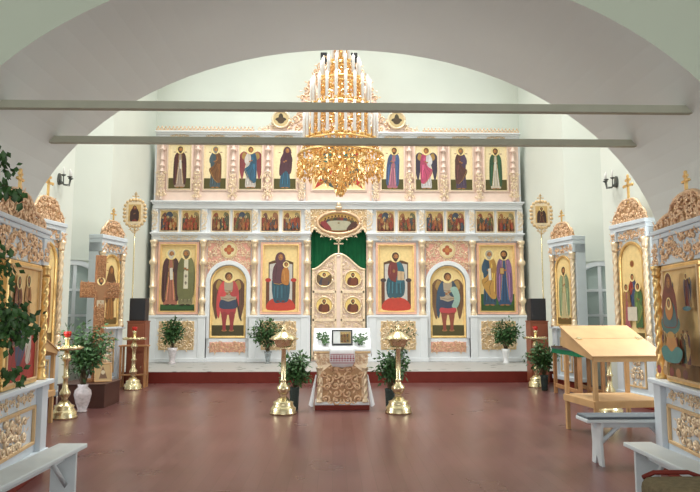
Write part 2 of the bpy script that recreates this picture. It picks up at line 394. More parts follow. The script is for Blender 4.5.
def saint(P, x, z, h, robe, mant, style='himation', s=1, hair='#4a2a14', beard='#4a2a14', veil=None, wings=None, hold=None, wide=1.0, feet=SKIN, lean=0.0, hl=True):
    def q(pts): return [(x + s*(a*wide + lean*max(0, b-0.3))*h, z + b*h) for a, b in pts]
    if wings:
        for k in (-1, 1):
            P.poly([(x+k*.06*h, z+.80*h), (x+k*.17*h, z+.88*h), (x+k*.27*h, z+.76*h), (x+k*.27*h, z+.5*h), (x+k*.20*h, z+.2*h), (x+k*.14*h, z+.45*h), (x+k*.10*h, z+.65*h)], wings)
            for t in range(4): P.line([(x+k*(.15+.03*t)*h, z+.78*h), (x+k*(.17+.026*t)*h, z+(.36+.04*t)*h)], .008*h, shade(wings, 0.6))
            P.poly([(x+k*.10*h, z+.80*h), (x+k*.17*h, z+.86*h), (x+k*.21*h, z+.74*h), (x+k*.14*h, z+.68*h)], '#b08a4a')
    for k in (-1, 1): P.ell(x+k*.055*h*wide, z+.022*h, .045*h, .02*h, feet, 10)
    P.poly(q([(-.03,.865),(-.085,.84),(-.13,.72),(-.12,.58),(-.105,.38),(-.125,.045),(-.05,.03),(.05,.03),(.125,.045),(.105,.38),(.12,.58),(.13,.72),(.085,.84),(.03,.865)] if style != 'warrior' else [(-.03,.86),(-.09,.83),(-.12,.6),(-.11,.30),(0,.28),(.11,.30),(.12,.6),(.09,.83),(.03,.86)]), robe)
    if style == 'warrior':
        for k in (-1, 1): P.poly(q([(k*.015,.31),(k*.10,.31),(k*.085,.15),(k*.075,.03),(k*.035,.03),(k*.03,.15)]), shade(robe, 0.85))
    for t in (-.08, -.03, .03, .08) if style != 'warrior' else (): P.line(q([(t*.6,.52),(t*.8,.3),(t*1.2,.07)]), .009*h, shade(robe, 0.62))
    for t in (-.055, .055) if style != 'warrior' else (): P.line(q([(t*.6,.5),(t*1.2,.10)]), .010*h, shade(robe, 1.5))
    if style == 'cloak':
        P.poly(q([(-.02,.865),(-.085,.84),(-.135,.74),(-.155,.5),(-.15,.12),(-.09,.09),(-.045,.45),(-.03,.7)]), mant)
        P.poly(q([(.02,.865),(.085,.84),(.135,.74),(.155,.5),(.15,.14),(.095,.10),(.05,.45),(.03,.7)]), mant)
        for k in (-1, 1):
            P.line(q([(k*.09,.8),(k*.125,.5),(k*.12,.13)]), .010*h, shade(mant, 0.6)); P.line(q([(k*.06,.8),(k*.10,.5),(k*.10,.15)]), .009*h, shade(mant, 1.5)); P.line(q([(k*.03,.83),(k*.05,.45),(k*.09,.11)]), .008*h, '#c9a050')
    elif style == 'veil':
        P.poly(q([(-.03,.87),(-.10,.83),(-.15,.55),(-.13,.30),(-.05,.36),(.02,.42),(.08,.34),(.14,.38),(.145,.6),(.10,.83),(.03,.87)]), mant)
        for t in (-.1, -.04, .05, .1): P.line(q([(t*.8,.78),(t*1.2,.5)]), .009*h, shade(mant, 0.6))
    elif style == 'priest':
        P.poly(q([(-.03,.865),(-.09,.84),(-.14,.72),(-.155,.45),(-.13,.15),(0,.12),(.13,.15),(.155,.45),(.14,.72),(.09,.84),(.03,.865)]), mant)
        P.poly(q([(-.035,.85),(-.04,.30),(.04,.30),(.035,.85)]), '#e6ddc4', False)
        for t in (.4, .52, .64):
            P.line(q([(-.025,t),(.025,t)]), .012*h, '#3a2a20'); P.line(q([(0,t-.03),(0,t+.03)]), .012*h, '#3a2a20')
    elif style == 'warrior':
        P.poly(q([(-.09,.84),(-.16,.68),(-.18,.4),(-.14,.22),(-.1,.5),(-.04,.82)]), mant)
        P.poly(q([(.09,.84),(.15,.70),(.16,.42),(.11,.5),(.04,.82)]), mant)
        P.poly(q([(-.10,.80),(-.11,.52),(0,.48),(.11,.52),(.10,.80)]), '#b9a58c')
        P.poly(q([(-.11,.53),(-.13,.40),(0,.375),(.13,.40),(.11,.53),(0,.50)]), '#2b3f5e')
        for t in (.56, .63, .70): P.line(q([(-.1,t),(0,t-.02),(.1,t)]), .008*h, '#7a6446')
    else:
        P.poly(q([(-.01,.865),(.085,.845),(.14,.70),(.14,.2),(.06,.12),(-.03,.2),(-.12,.34),(-.145,.46),(-.04,.54),(.01,.7)]), mant)
        for a in ([(.09,.8),(.12,.5),(.11,.2)],[(.03,.6),(-.04,.45),(-.1,.4)],[(.06,.5),(.0,.34),(.01,.2)]): P.line(q(a), .01*h, shade(mant, 0.6))
        P.line(q([(.05,.75),(.07,.45)]), .012*h, shade(mant, 1.5)); P.line(q([(.10,.6),(.09,.25)]), .010*h, shade(mant, 1.45)); P.line(q([(-.13,.44),(-.03,.21),(.06,.13)]), .007*h, '#c9a050')
    # arms and hands
    for k, c in ((-1, robe if style == 'himation' else mant), (1, mant)):
        P.poly(q([(k*.075,.83),(k*.14,.72),(k*.135,.60),(k*.06,.585),(k*.02,.64),(k*.06,.68)]), shade(c, 0.9 if k > 0 else 1.08))
        P.ell(x+s*k*.022*h, z+(.645+.012*k)*h, .024*h, .018*h, SKIN, 10)
    if hold == 'book':
        P.poly(q([(.0,.56),(.09,.56),(.09,.68),(.0,.68)]), '#7a3a1c', False); P.poly(q([(.01,.57),(.08,.57),(.08,.67),(.01,.67)]), '#c9a060', False)
    if hold == 'scroll': P.poly(q([(-.02,.66),(.03,.67),(.04,.46),(-.01,.45)]), '#e8e2d4', False)
    if hold == 'shield': P.poly(q([(.04,.72),(.14,.74),(.19,.56),(.14,.40),(.06,.42),(.10,.56)]), '#9fc0b4')
    if hold == 'spear': P.line(q([(.12,.55),(.20,.18)]), .022*h, '#40302a')
    head(P, x + s*lean*.6*h, z +   .912*h, .065*h, hair, beard, s, veil, hl)
def ground(P, w_, h, fr, col=GROUND): P.rect(-w_/2, w_/2, 0, h*fr, col)
def goldbg(P, w_, h, col=GOLDP):
    P.rect(-w_/2, w_/2, 0, h, col, a=0.06)
def crowd(P, w_, h, seed, base='#8a5a30'):
    r = random.Random(seed); cols = ['#7e2a22', '#9c3a2a', '#3f4a40', '#8a5a30', '#a8482f', '#5a5a34', '#c09a64', '#3a4a5a', '#6a3a30', '#b0683a']
    P.rect(-w_/2, w_/2, 0, h, '#e2c07c'); P.rect(-w_/2, w_/2, 0, h*.35, shade(base, 0.8))
    P.poly([(-w_*.5, h*.2), (-w_*.45, h*.75), (-w_*.2, h*.9), (-w_*.05, h*.4), (w_*.1, h*.25)], shade(base, 1.2))
    P.poly([(w_*.5, h*.2), (w_*.48, h*.8), (w_*.22, h*.92), (w_*.1, h*.5), (-w_*.1, h*.2)], r.choice(['#9a8a60', '#a06a48', '#6a6a4a']))
    if seed % 3 == 0: P.ell(0, h*.72, w_*.22, h*.24, '#3a4a60')
    for i in range(6):
        saint(P, (-.38 + .152*i)*w_, h*r.uniform(.12, .22), h*r.uniform(.5, .62), r.choice(cols), r.choice(cols), r.choice(['himation', 'cloak', 'veil']), r.choice((-1, 1)), hl=i % 2 == 0)
    for i in range(4):
        saint(P, (-.33 + .22*i)*w_, h*.02, h*r.uniform(.42, .5), r.choice(cols), r.choice(cols), 'himation', r.choice((-1, 1)), hl=False)

def icon_thing(label, cat, group, loc, rz, w_, h, draw, fw=0.06, frame='rose', arched=False, name='icon', inner='gold', depth=0.05, back='gold', front=0.0):
    """framed painted board, origin at its bottom middle, back on y=0, front towards -y"""
    t = thing(name, label, cat, loc, rz, group)
    o = MB()
    if arched:
        a = arch_poly(w_ + 2*fw, 0, h + 2*fw); b = arch_poly(w_, fw, h + fw)
        n = len(a)
        vs = [(x, -depth, z) for x, z in a] + [(x, -depth*0.8, z) for x, z in b] + [(x, 0, z) for x, z in a] + [(x, -0.012, z) for x, z in b]
        fs = []
        for i in range(n):
            j = (i+1) % n
            fs += [(i, j, n+j, n+i), (i, 2*n+i, 2*n+j, j), (n+i, n+j, 3*n+j, 3*n+i), (2*n+i, 3*n+i, 3*n+j, 2*n+j)]
        o.add(vs, fs)
    else:
        for x0, x1, z0, z1 in ((-w_/2-fw, w_/2+fw, 0, fw), (-w_/2-fw, w_/2+fw, h+fw, h+2*fw), (-w_/2-fw, -w_/2, fw, h+fw), (w_/2, w_/2+fw, fw, h+fw)):
            o.box(x0, x1, -depth, 0, z0, z1)
    f = o.build('frame', frame, t, bevel=min(0.012, fw*0.3))
    if not arched and inner:
        g = MB(); e = fw*0.3
        for x0, x1, z0, z1 in ((-w_/2-e, w_/2+e, fw-e, fw+e*.3), (-w_/2-e, w_/2+e, h+fw-e*.3, h+fw+e), (-w_/2-e, -w_/2+e*.3, fw, h+fw), (w_/2-e*.3, w_/2+e, fw, h+fw)):
            g.box(x0, x1, -depth-0.012, -depth+0.01, z0, z1)
        g.build('gilt_moulding', inner, f, bevel=0.004)
    P = Paint()
    if arched:
        P.T = Matrix.Translation((0, -0.014-front, fw))
        P.poly(arch_poly(w_, 0, h), GOLDP, False, a=0.06)
    else: P.T = Matrix.Translation((0, -0.014-front, fw))
    if front:
        q_ = MB(); q_.box(-w_/2-.004, w_/2+.004, -0.0138-front, -.001, fw-.004, h+fw+.004); q_.build('board', 'tan', t)
    draw(P, w_, h)
    P.build('painting', 'paint', t)
    return t

# ------------------------------------------------------------------ the setting
BW = 5.15                                   # half width of the nave
b = MB(); b.box(-6.5, 6.5, -3.4, 18.0, -0.1, 0); struct(b.build('floor', 'floor'))
b = MB(); b.box(-BW, BW, 14.22, 17.75, 0, 0.240); struct(b.build('platform', 'red'))
b = MB(); b.box(-BW, BW, 14.24, 17.75, 0.240, 0.250); struct(b.build('platform_floor', 'lino'))
b = MB(); b.box(-BW-0.7, BW+0.7, 17.75, 18.1, 0, 14); struct(b.build('wall_back', 'wall'))
b = MB(); b.box(-6.5, 6.5, 6.9, 18.1, 14, 14.2); struct(b.build('ceiling', 'wall'))
b = MB(); b.box(-6.5, 6.5, -3.4, 5.0, 6.2, 6.4); struct(b.build('ceiling_west', 'arch'))
NE = Vector((0.70711, -0.70711, 0))         # direction of the splayed window wall, right side
def side_wall(s, name):
    b = MB()
    def bx(xa, xb, y0, y1, z0, z1):
        xs = sorted((s*xa, s*xb)); b.box(xs[0], xs[1], y0, y1, z0, z1)
    bx(BW, BW+0.7, 6.9, 12.3, 0, 8.0); bx(BW, BW+0.7, 13.8, 17.75, 0, 8.0)
    bx(BW+0.7, BW+0.9, 12.1, 13.1, 0, 8.0); bx(BW, BW+0.9, 12.3, 13.8, 7.2, 8.0)
    Mx = Matrix.Identity(4) if s > 0 else Matrix.Scale(-1, 4, Vector((1, 0, 0)))
    b.T = Mx @ Matrix.Translation((BW, 13.8, 0)) @ Matrix.Rotation(-PI/4, 4, 'Z')
    for t0, t1, z0, z1 in ((-.2, .07, 0, 7.3), (.93, 1.1, 0, 7.3), (.07, .93, 0, .85), (.07, .93, 2.62, 7.3)):
        b.box(t0, t1, 0, .16, z0, z1)
    b.T = Matrix.Identity(4)
    for y0, y1 in ((6.9, 7.6), (10.2, 10.8), (13.4, 14.0), (16.9, 17.75)): bx(BW, BW+0.6, y0, y1, 8.0, 10.6)
    bx(BW, BW+0.6, 6.9, 17.75, 10.6, 14.0)
    struct(b.build(name, 'wall'))
side_wall(-1, 'wall_left'); side_wall(1, 'wall_right')
for s, nm in ((-1, 'wall_west_left'), (1, 'wall_west_right')):
    b = MB(); xs = sorted((s*5.2, s*5.6)); b.box(xs[0], xs[1], -3.4, 5.0, 0, 6.2); struct(b.build(nm, 'arch'))
# the wide arch between the two rooms
b = MB(); n = 48; A_, ZS, B_ = 3.51, 1.975, 2.467
hole = [(-A_, 0)] + [(-A_*math.cos(PI*i/n), ZS + B_*math.sin(PI*i/n)) for i in range(n+1)] + [(A_, 0)]
vs = []; fs = []; k = len(hole)
for y in (5.0, 6.9):
    vs += [(x, y, z) for x, z in hole] + [(-6.5, y, 0)] + [(-6.5 + 13*i/(k-3), y, 14) for i in range(k-2)] + [(6.5, y, 0)]
for i in range(k-1):
    fs += [(i, i+1, k+i+1, k+i), (2*k+i+1, 2*k+i, 3*k+i, 3*k+i+1), (i+1, i, 2*k+i, 2*k+i+1)]
b.add(vs, fs); arch = struct(b.build('wall_arch', 'arch'))
arch.data.materials.append(M['sage'])
for p_ in arch.data.polygons:
    if p_.center.y < 5.01: p_.material_index = 1          # the west face is painted sage
for i, (y, z0, z1) in enumerate(((5.39, 3.245, 3.315), (6.45, 3.232, 3.302))):
    b = MB(); b.box(-3.06, 3.06, y-0.035, y+0.035, z0, z1)
    struct(b.build('trim_%d' % (i+1), 'beam', bevel=0.006))
# white windows in the side recesses
for s, i in ((-1, 1), (1, 2)):
    t = bpy.data.objects.new('window_%d' % i, None); C.objects.link(t); t['kind'] = 'structure'
    p0 = Vector((BW, 13.8, 0)) + NE*0.5; t.location = (s*(p0.x+0.05), p0.y+0.05, 0.85); t.rotation_euler = (0, 0, -s*PI/4)
    W, H, rise = 0.86, 1.77, 0.15
    def top(x): return H - rise*(2*x/W)**2
    f = MB(); N = 12
    for x0, x1 in ((-W/2, -W/2+0.10), (W/2-0.10, W/2)): f.box(x0, x1, -0.06, 0.06, 0, H-rise-0.01)
    f.box(-W/2, W/2, -0.06, 0.06, 0, 0.12)
    xs = [-W/2 + W*q/N for q in range(N+1)]
    f.prism([(x, top(x)-0.10) for x in xs] + [(x, top(x)) for x in xs[::-1]], -0.062, 0.06)
    f.box(-0.035, 0.035, -0.05, 0.04, 0.1, H-0.1)
    for z in (0.62, 1.15): f.box(-W/2+0.1, W/2-0.1, -0.045, 0.035, z-0.025, z+0.025)
    struct(f.build('window_frame', 'white', t))
    g = MB(); g.box(-W/2+0.1, W/2-0.1, 0.0, 0.012, 0.1, H-0.1); struct(g.build('window_glass', 'pane', t))
    q = MB(); q.prism([(x, top(x)) for x in xs] + [(W/2, H+0.02), (-W/2, H+0.02)], -0.05, 0.1); struct(q.build('window_head', 'wall', t))

for s, i in ((-1, 3), (1, 4)):               # unseen windows, added on the solid wall to go with the side fill lamps
    t = bpy.data.objects.new('window_%d' % i, None); C.objects.link(t); t['kind'] = 'structure'
    t.location = (s*BW, 8.6, 1.3); t.rotation_euler = (0, 0, -s*PI/2)
    f = MB()
    for x0, x1, z0, z1 in ((-.85, -.75, 0, 2.6), (.75, .85, 0, 2.6), (-.75, .75, 0, .1), (-.75, .75, 2.5, 2.6), (-.03, .03, .1, 2.5)): f.box(x0, x1, -.09, -.002, z0, z1)
    struct(f.build('window_frame', 'white', t)); g = MB(); g.box(-.75, .75, -.02, -.004, .1, 2.5); struct(g.build('window_glass', 'pane', t))

# ------------------------------------------------------------------ iconostasis
Y0 = 17.2
ico = thing('iconostasis', 'white and gilded three-tiered screen of icons on the red platform', 'altar screen', (0, Y0, 0.25))
def ZW(z):                                  # heights measured on a slightly lower platform, eased up below the second tier
    k = [(0, .035), (.3, .035), (1.3, .072), (3.2, .072), (3.45, .05), (3.7, 0), (20, 0)]
    for (a, p), (b_, q) in zip(k, k[1:]):
        if z <= b_: return z + p + (q - p)*(z - a)/(b_ - a)
def Z(z): return ZW(z) - 0.25
CX = [0.84, 2.25, 3.615, 4.935]
b = MB()
for s in (-1, 1):
    xs = sorted((s*0.76, s*5.03)); b.box(xs[0], xs[1], 0, 0.2, 0, Z(3.41))
b.box(-5.03, -0.76, 0, 0.2, Z(3.41), Z(4.4)); b.box(0.76, 5.03, 0, 0.2, Z(3.41), Z(4.4)); b.box(-5.0, 5.0, 0, 0.2, Z(4.4), Z(6.4))
b.build('body', 'white', ico)
# pedestals, their gilded carved panels
def rectin(x0, x1, z0, z1): return lambda x, z: x0 < x < x1 and z0 < z < z1
for s in (-1, 1):
    for xa, xb, pw in ((3.50, 5.0, 0.92), (0.80, 2.36, 0.92)):
        x0, x1 = sorted((s*xa, s*xb)); cx = (x0+x1)/2
        b = MB(); b.box(x0, x1, -0.17, 0, 0, Z(1.34))
        b.box(x0-0.03, x1+0.03, -0.2, 0, 0, 0.10); b.box(x0-0.02, x1+0.02, -0.2, 0, Z(1.335), Z(1.395))
        for xe in (x0, x1-0.2): b.box(xe, xe+0.2, -0.19, 0, 0.1, Z(1.335))
        p = b.build('pedestal', 'white', ico, bevel=0.008)
        b = MB(); b.box(cx-pw/2, cx+pw/2, -0.185, -0.165, Z(0.52), Z(1.24)); c = b.build('pedestal_panel', 'tan', p, bevel=0.006)
        b = MB(); carve(b, rectin(cx-pw/2+.05, cx+pw/2-.05, Z(.57), Z(1.19)), cx-pw/2, cx+pw/2, Z(.52), Z(1.24), 0.12, 5, -0.185)
        o = b.build('panel_carving', 'champ', p)
    x0, x1 = sorted((s*2.36, s*3.50)); cx = (x0+x1)/2
    b = MB(); b.box(x0, x1, -0.05, 0, 0, Z(0.80)); b.box(x0, x1, -0.07, 0, 0, 0.10)
    p = b.build('door_base', 'white', ico, bevel=0.006)
    b = MB(); b.box(cx-.47, cx+.47, -0.065, -0.045, Z(.46), Z(.71)); b.build('base_panel', 'pink', p, bevel=0.005)
    b = MB(); carve(b, rectin(cx-.44, cx+.44, Z(.48), Z(.69)), cx-.47, cx+.47, Z(.46), Z(.71), 0.085, 8, -0.065); b.build('panel_carving', 'rose', p)
# gilded columns of the three tiers
for s in (-1, 1):
    for x in CX:
        b = MB(); knobbed(b, s*x, -0.09, Z(1.395 if x > 1 or True else 0), Z(3.41), 0.072); b.build('column', 'champ', ico)
        b = MB(); b.box(s*x-.09, s*x+.09, -0.012, 0, Z(1.395), Z(3.41)); b.build('column_backing', 'blush', ico)
    b = MB(); b.box(s*CX[0]-.09, s*CX[0]+.09, -0.16, 0, 0, Z(1.39)); b.build('door_post', 'white', ico, bevel=.006)
    for x in CX:
        b = MB(); b.box(s*x-.075, s*x+.075, -0.08, 0, Z(3.665), Z(4.315)); p = b.build('small_pilaster', 'white', ico, bevel=.006)
        b = MB(); carve(b, rectin(s*x-.06, s*x+.06, Z(3.76), Z(4.28)), s*x-.07, s*x+.07, Z(3.7), Z(4.32), 0.06, 3, -0.08, mirror=False); b.build('pilaster_carving', 'champ', p)
    for x in (1.0, 1.93, 2.87, 3.83, 4.79):
        b = MB(); knobbed(b, s*x, -0.06, Z(5.33), Z(6.21), 0.055); b.lathe([(.06, 0), (.05, .05), (.045, .7), (.06, .76)], 12, s*x, -0.06, Z(4.56))
        p = b.build('upper_column', 'blush', ico)
        b = MB(); carve(b, rectin(s*x-.09, s*x+.09, Z(4.66), Z(5.3)), s*x-.1, s*x+.1, Z(4.62), Z(5.36), 0.085, int(x*10), -0.10, fat=1.25); b.build('column_carving', 'champ', p)
    b = MB(); b.box(*sorted((s*0.98, s*4.95)), -0.02, 0, Z(4.535), Z(6.215)); b.build('tier_backing', 'blush', ico)
    b = MB(); b.box(*sorted((s*1.05, s*4.75)), -0.05, 0, Z(4.54), Z(4.80)); b.build('predella', 'blush', ico, bevel=0.006)
b = MB(); b.box(-.9, .9, -0.025, 0, Z(4.535), Z(6.215)); b.build('tier_backing', 'blush', ico)
b = MB(); b.box(-.86, .86, -0.05, 0, Z(4.54), Z(4.80)); b.build('predella', 'blush', ico, bevel=0.006)
# cornices with small gilded sprays
def cornice(za, zb, xi, xo, pr, name='cornice'):
    for s in ((-1, 1) if xi else (0,)):
        b = MB(); x0, x1 = sorted((s*xi, s*xo)) if s else (-xo, xo); H = zb - za
        b.box(x0, x1, -pr*.55, 0, Z(za), Z(za+H*.62)); b.box(x0-.02, x1+.02, -pr*.8, 0, Z(za+H*.6), Z(za+H*.82)); b.box(x0-.05, x1+.05, -pr, 0, Z(za+H*.8), Z(zb))
        p = b.build(name, 'white', ico, bevel=0.008)
        yield p
for p in cornice(3.41, 3.66, .78, 4.98, .17):
    s = -1 if p.name == 'cornice' else 1
    for cx in (1.52, 2.93, 4.27):
        b = MB(); c = s*cx; carve(b, lambda x, z: abs(z-Z(3.50)) < .05*(1-abs(x-c)/.55)+.015, c-.5, c+.5, Z(3.44), Z(3.56), 0.07, 4, -0.095, fat=.8)
        b.build('cornice_carving', 'champ', p)
list(cornice(4.32, 4.53, 0, 4.99, .17))
for p in cornice(6.22, 6.45, 0, 4.93, .18):
    for s in (-1, 1):
        for cx in (1.5, 2.4, 3.36, 4.32):
            b = MB(); c = s*cx; carve(b, lambda x, z: abs(z-Z(6.30)) < .03*(1-abs(x-c)/.4)+.012, c-.25, c+.25, Z(6.26), Z(6.34), 0.05, 4, -0.10, fat=.8)
            b.build('cornice_carving', 'tan', p)
for s in (-1, 1):                              # lace-like cresting
    b = MB()
    for i in range(26):
        x = s*(2.35 + i*0.102)
        b.tube([(x-.04, -.14, Z(6.45)), (x-.035, -.14, Z(6.51)), (x, -.14, Z(6.54)), (x+.035, -.14, Z(6.51)), (x+.04, -.14, Z(6.45))], .014, 5)
        b.ball((x, -.14, Z(6.56)), .022, n=6, m=4)
    b.box(*sorted((s*2.3, s*4.95)), -.155, -.125, Z(6.45), Z(6.475)); b.build('cresting', 'rose', ico)
# carved pediment in the middle, round medallions at its feet
def crown_top(x):
    x = abs(x); return 6.52 + (0 if x > 2.2 else 0.28*math.exp(-((x-1.55)/.42)**2) + 2.2*max(0, 1-(x/1.22)**2)**.8)
b = MB(); xs = [-2.2 + 4.4*i/60 for i in range(61)]
b.prism([(x, Z(6.45)) for x in (-2.2, 2.2)] + [(x, Z(crown_top(x))-.05) for x in xs[::-1]], -.12, -.06); crown = b.build('pediment', 'blush', ico)
for xa, xb, mi in ((-1.30, 1.30, True), (-2.2, -1.8, False), (1.8, 2.2, False)):
    b = MB(); carve(b, lambda x, z: z < Z(crown_top(x))-.03, xa, xb, Z(6.47), Z(8.8), 0.17 if mi else .10, 11, -.12, mirror=mi); b.build('pediment_carving', 'rose' if mi else 'champ', crown)
for s in (-1, 1):
    P = Paint(); P.T = Matrix.Translation((0, -.2, 0)); cx, cz = s*1.58, Z(6.77)
    P.ell(cx, cz, .23, .23, '#f0e2c4'); P.ell(cx, cz, .2, .2, '#d8bf8c')
    P.ell(cx, cz, .15, .06, '#3c3626'); P.ell(cx, cz+.04, .065, .13, '#3c3626'); P.ell(cx, cz-.03, .1, .09, '#4a3a28')
    m_ = P.build('medallion', 'paint', crown)
    b = MB(); b.tube([(cx+.23*math.cos(a), -.195, cz+.23*math.sin(a)) for a in [2*PI*i/28 for i in range(29)]], .028, 6); b.lathe([(.23, 0), (.23, .06)], 24, 0, 0, 0)
    o = MB(); o.tube([(cx+.23*math.cos(a), -.195, cz+.23*math.sin(a)) for a in [2*PI*i/28 for i in range(29)]], .028, 6)
    o.prism([(cx+.22*math.cos(2*PI*i/24), cz+.22*math.sin(2*PI*i/24)) for i in range(24)], -.199, -.1); o.build('medallion_rim', 'champ', m_)
    b = MB(); b.box(s*.42-.09, s*.42+.09, -.15, -.10, Z(8.25), Z(8.7)); b.build('dark_board', 'black', crown, bevel=.01)
# carved arches over the deacons' icons
for s in (-1, 1):
    cx = s*2.935; rr = .5; zc = Z(2.25)
    def spand(x, z): return abs(x-cx) < .55 and z < Z(3.40) and z > zc and math.hypot(x-cx, z-zc) > rr+.13 and not math.hypot(x-cx, z-Z(3.14)) < .24
    pts = [(cx+.57, zc), (cx+.57, Z(3.41)), (cx-.57, Z(3.41)), (cx-.57, zc)] + [(cx+.5*math.cos(PI-PI*i/20), zc+.5*math.sin(PI-PI*i/20)) for i in range(21)]
    b = MB(); b.prism(pts, -.03, 0); p = b.build('spandrel', 'pink', ico)
    b = MB(); carve(b, spand, cx-.56, cx+.56, zc, Z(3.4), 0.10, 21, -.03); b.build('spandrel_carving', 'champ', p)
    b = MB(); out = [(cx+.6*math.cos(PI*i/24), zc+.6*math.sin(PI*i/24)) for i in range(25)]; inn = [(cx+.485*math.cos(PI*i/24), zc+.485*math.sin(PI*i/24)) for i in range(25)]
    b.prism(out + inn[::-1], -.10, -.031); b.box(cx-.6, cx-.485, -.10, -.001, Z(.80), zc); b.box(cx+.485, cx+.6, -.10, -.001, Z(.80), zc); b.build('white_arch', 'white', ico, bevel=.008)
    P = Paint(); P.T = Matrix.Translation((0, -.06, 0)); cz = Z(3.14)
    P.ell(cx, cz, .22, .22, '#e2c48c'); P.ell(cx, cz, .18, .18, '#f2dcaa')
    for q in range(4): P.ell(cx+.075*math.cos(q*PI/2), cz+.075*math.sin(q*PI/2), .06, .06, '#b5552c')
    P.ell(cx, cz, .06, .06, '#c9803c'); mo = P.build('emblem', 'paint', p)
    b = MB(); b.prism([(cx+.225*math.cos(2*PI*i/24), cz+.225*math.sin(2*PI*i/24)) for i in range(24)], -.0595, -.03); b.build('emblem_disc', 'champ', mo)
# royal doors
def door_z(x): return 2.63 + .42*(0.5+0.5*math.cos(PI*min(1, max(0, abs(x)-.02)/.70)))
for s in (-1, 1):
    xs = [s*(.02 + .70*i/16) for i in range(17)]
    b = MB(); b.prism([(s*.02, .01), (s*.72, .01)] + [(x, Z(door_z(x))) for x in xs[::-1]], .02, .07); d = b.build('royal_door', 'blush', ico)
    cx = s*.385
    meds = [(cx, Z(2.37), .225), (cx, Z(1.66), .225)]
    def ins(x, z): return .10 < s*x < .66 and .1 < z < Z(door_z(x))-.07 and all(math.hypot(x-a, z-c_) > r_+.03 for a, c_, r_ in meds) and abs(z-Z(2.02)) > .05 and abs(z-Z(1.27)) > .05
    b = MB(); carve(b, ins, s*.08 if s > 0 else -.68, .68 if s > 0 else -.08, .1, Z(3.0), 0.085, 31, .02, mirror=False); b.build('door_carving', 'champ', d)
    b = MB()
    for z in (Z(2.02), Z(1.27), .08): b.box(*sorted((s*.06, s*.70)), -.005, .02, z-.035, z+.035)
    for x in (.07, .68): b.box(*sorted((s*(x-.035), s*(x+.035))), -.005, .02, .04, Z(door_z(s*x))-.02)
    b.tube([(x, .01, Z(door_z(x))-.015) for x in xs], .035, 6); b.build('door_frame', 'champ', d, bevel=.006)
    for q, (a, c_, r_) in enumerate(meds):
        P = Paint(eps=.0006); P.T = Matrix.Translation((0, -.012, 0))
        P.ell(a, c_, r_, r_, '#c99a4a'); P.ell(a, c_, r_*.9, r_*.9, '#efcf80', a=.2)
        col = [['#5a2018', '#7a3a1c'], ['#33384a', '#6a4a3a']][0 if s > 0 or q else 1]
        P.poly([(a-.13, c_-.16), (a-.14, c_-.02), (a-.06, c_+.05), (a+.06, c_+.05), (a+.14, c_-.02), (a+.12, c_-.17)], col[0]); P.poly([(a-.06, c_-.17), (a-.03, c_+.03), (a+.10, c_), (a+.09, c_-.16)], col[1])
        if q == 0 and s < 0:
            for k in (-1, 1): P.poly([(a+k*.08, c_+.04), (a+k*.19, c_+.10), (a+k*.18, c_-.14)], '#6a5030')
        head(P, a, c_+.1, .05, '#2a160c', '#2a160c' if (s > 0 or q) else None)
        m_ = P.build('medallion', 'paint', d)
        b = MB(); b.prism([(a+r_*math.cos(2*PI*i/26), c_+r_*math.sin(2*PI*i/26)) for i in range(26)], -.0118, .02); b.tube([(a+r_*math.cos(2*PI*i/26), -.012, c_+r_*math.sin(2*PI*i/26)) for i in range(27)], .02, 5); b.build('medallion_rim', 'champ', m_)
b = MB(); b.box(-.05, .05, -.03, .02, .01, Z(2.95)); b.lathe([(.05, 0), (.065, .03), (.03, .06), (.045, .09), (.02, .12)], 12, 0, 0, Z(2.95)); st = b.build('door_stile', 'blush', ico, bevel=.005)
b = MB(); cross_shape(b, 0, 0, Z(3.06), .40, .025); b.build('door_cross', 'champ', st)
# carved canopy with the oval over the doors
def canopy_in(x, z):
    zz = z + .25
    low = 3.42 + .30*math.cos(min(1, abs(x)/.84)*PI*1.0) * -1 if abs(x) > .55 else 3.36
    return abs(x) < .84 and zz < 4.30 and zz > low
b = MB(); xs = [-.86 + 1.72*i/40 for i in range(41)]
def can_low(x):
    x = abs(x); return 3.56 - .09*math.cos(x/.5*PI) + .025*math.cos(x*38) if x < .5 else (3.65 + .16*math.sin((x-.5)/.15*PI/2) if x < .65 else 3.81 - .40*((x-.65)/.21)**1.5)
b.prism([(x, Z(can_low(x))) for x in xs] + [(.86, Z(4.33)), (-.86, Z(4.33))], -.05, -.01); can = b.build('door_canopy', 'tan', ico)
b = MB(); carve(b, lambda x, z: abs(x) < .84 and Z(can_low(x)) < z < Z(4.31) and (x/.58)**2+((z-Z(3.95))/.31)**2 > 1.1, -.85, .85, Z(3.35), Z(4.31), 0.11, 41, -.05)
b.tube([(x, -.06, Z(can_low(x))) for x in xs], .028, 6)
b.build('canopy_carving', 'champ', can)
b = MB(); b.ball((0, -.13, Z(4.44)), .06, .05, .08); b.ball((0, -.13, Z(4.36)), .1, .05, .05); b.build('canopy_boss', 'champ', can)
P = Paint(eps=.0006, clip=lambda p: p); P.T = Matrix.Translation((0, -.075, Z(3.95)))
P.ell(0, 0, .55, .28, '#8a3a26', 32); P.ell(0, .02, .52, .25, '#c9a05a', 32)
for i in range(11):
    t = -1 + 2*i/10; x = .45*t; z = .13 - .13*t*t - (.04 if abs(t) > .8 else 0)
    P.poly([(x-.055, z-.09), (x-.05, z), (x, z+.045), (x+.05, z), (x+.055, z-.09)], ['#5a2a20', '#7a2a24', '#33404a', '#6a4a20', '#3a3a22'][i % 5]); P.ell(x, z+.055, .034, .038, '#c99a4a', 12); P.ell(x, z+.055, .024, .03, '#4a2814', 10)
P.poly([(-.33, -.02), (-.2, .05), (.2, .05), (.33, -.02), (.22, -.19), (-.22, -.19)], '#b9b49a')
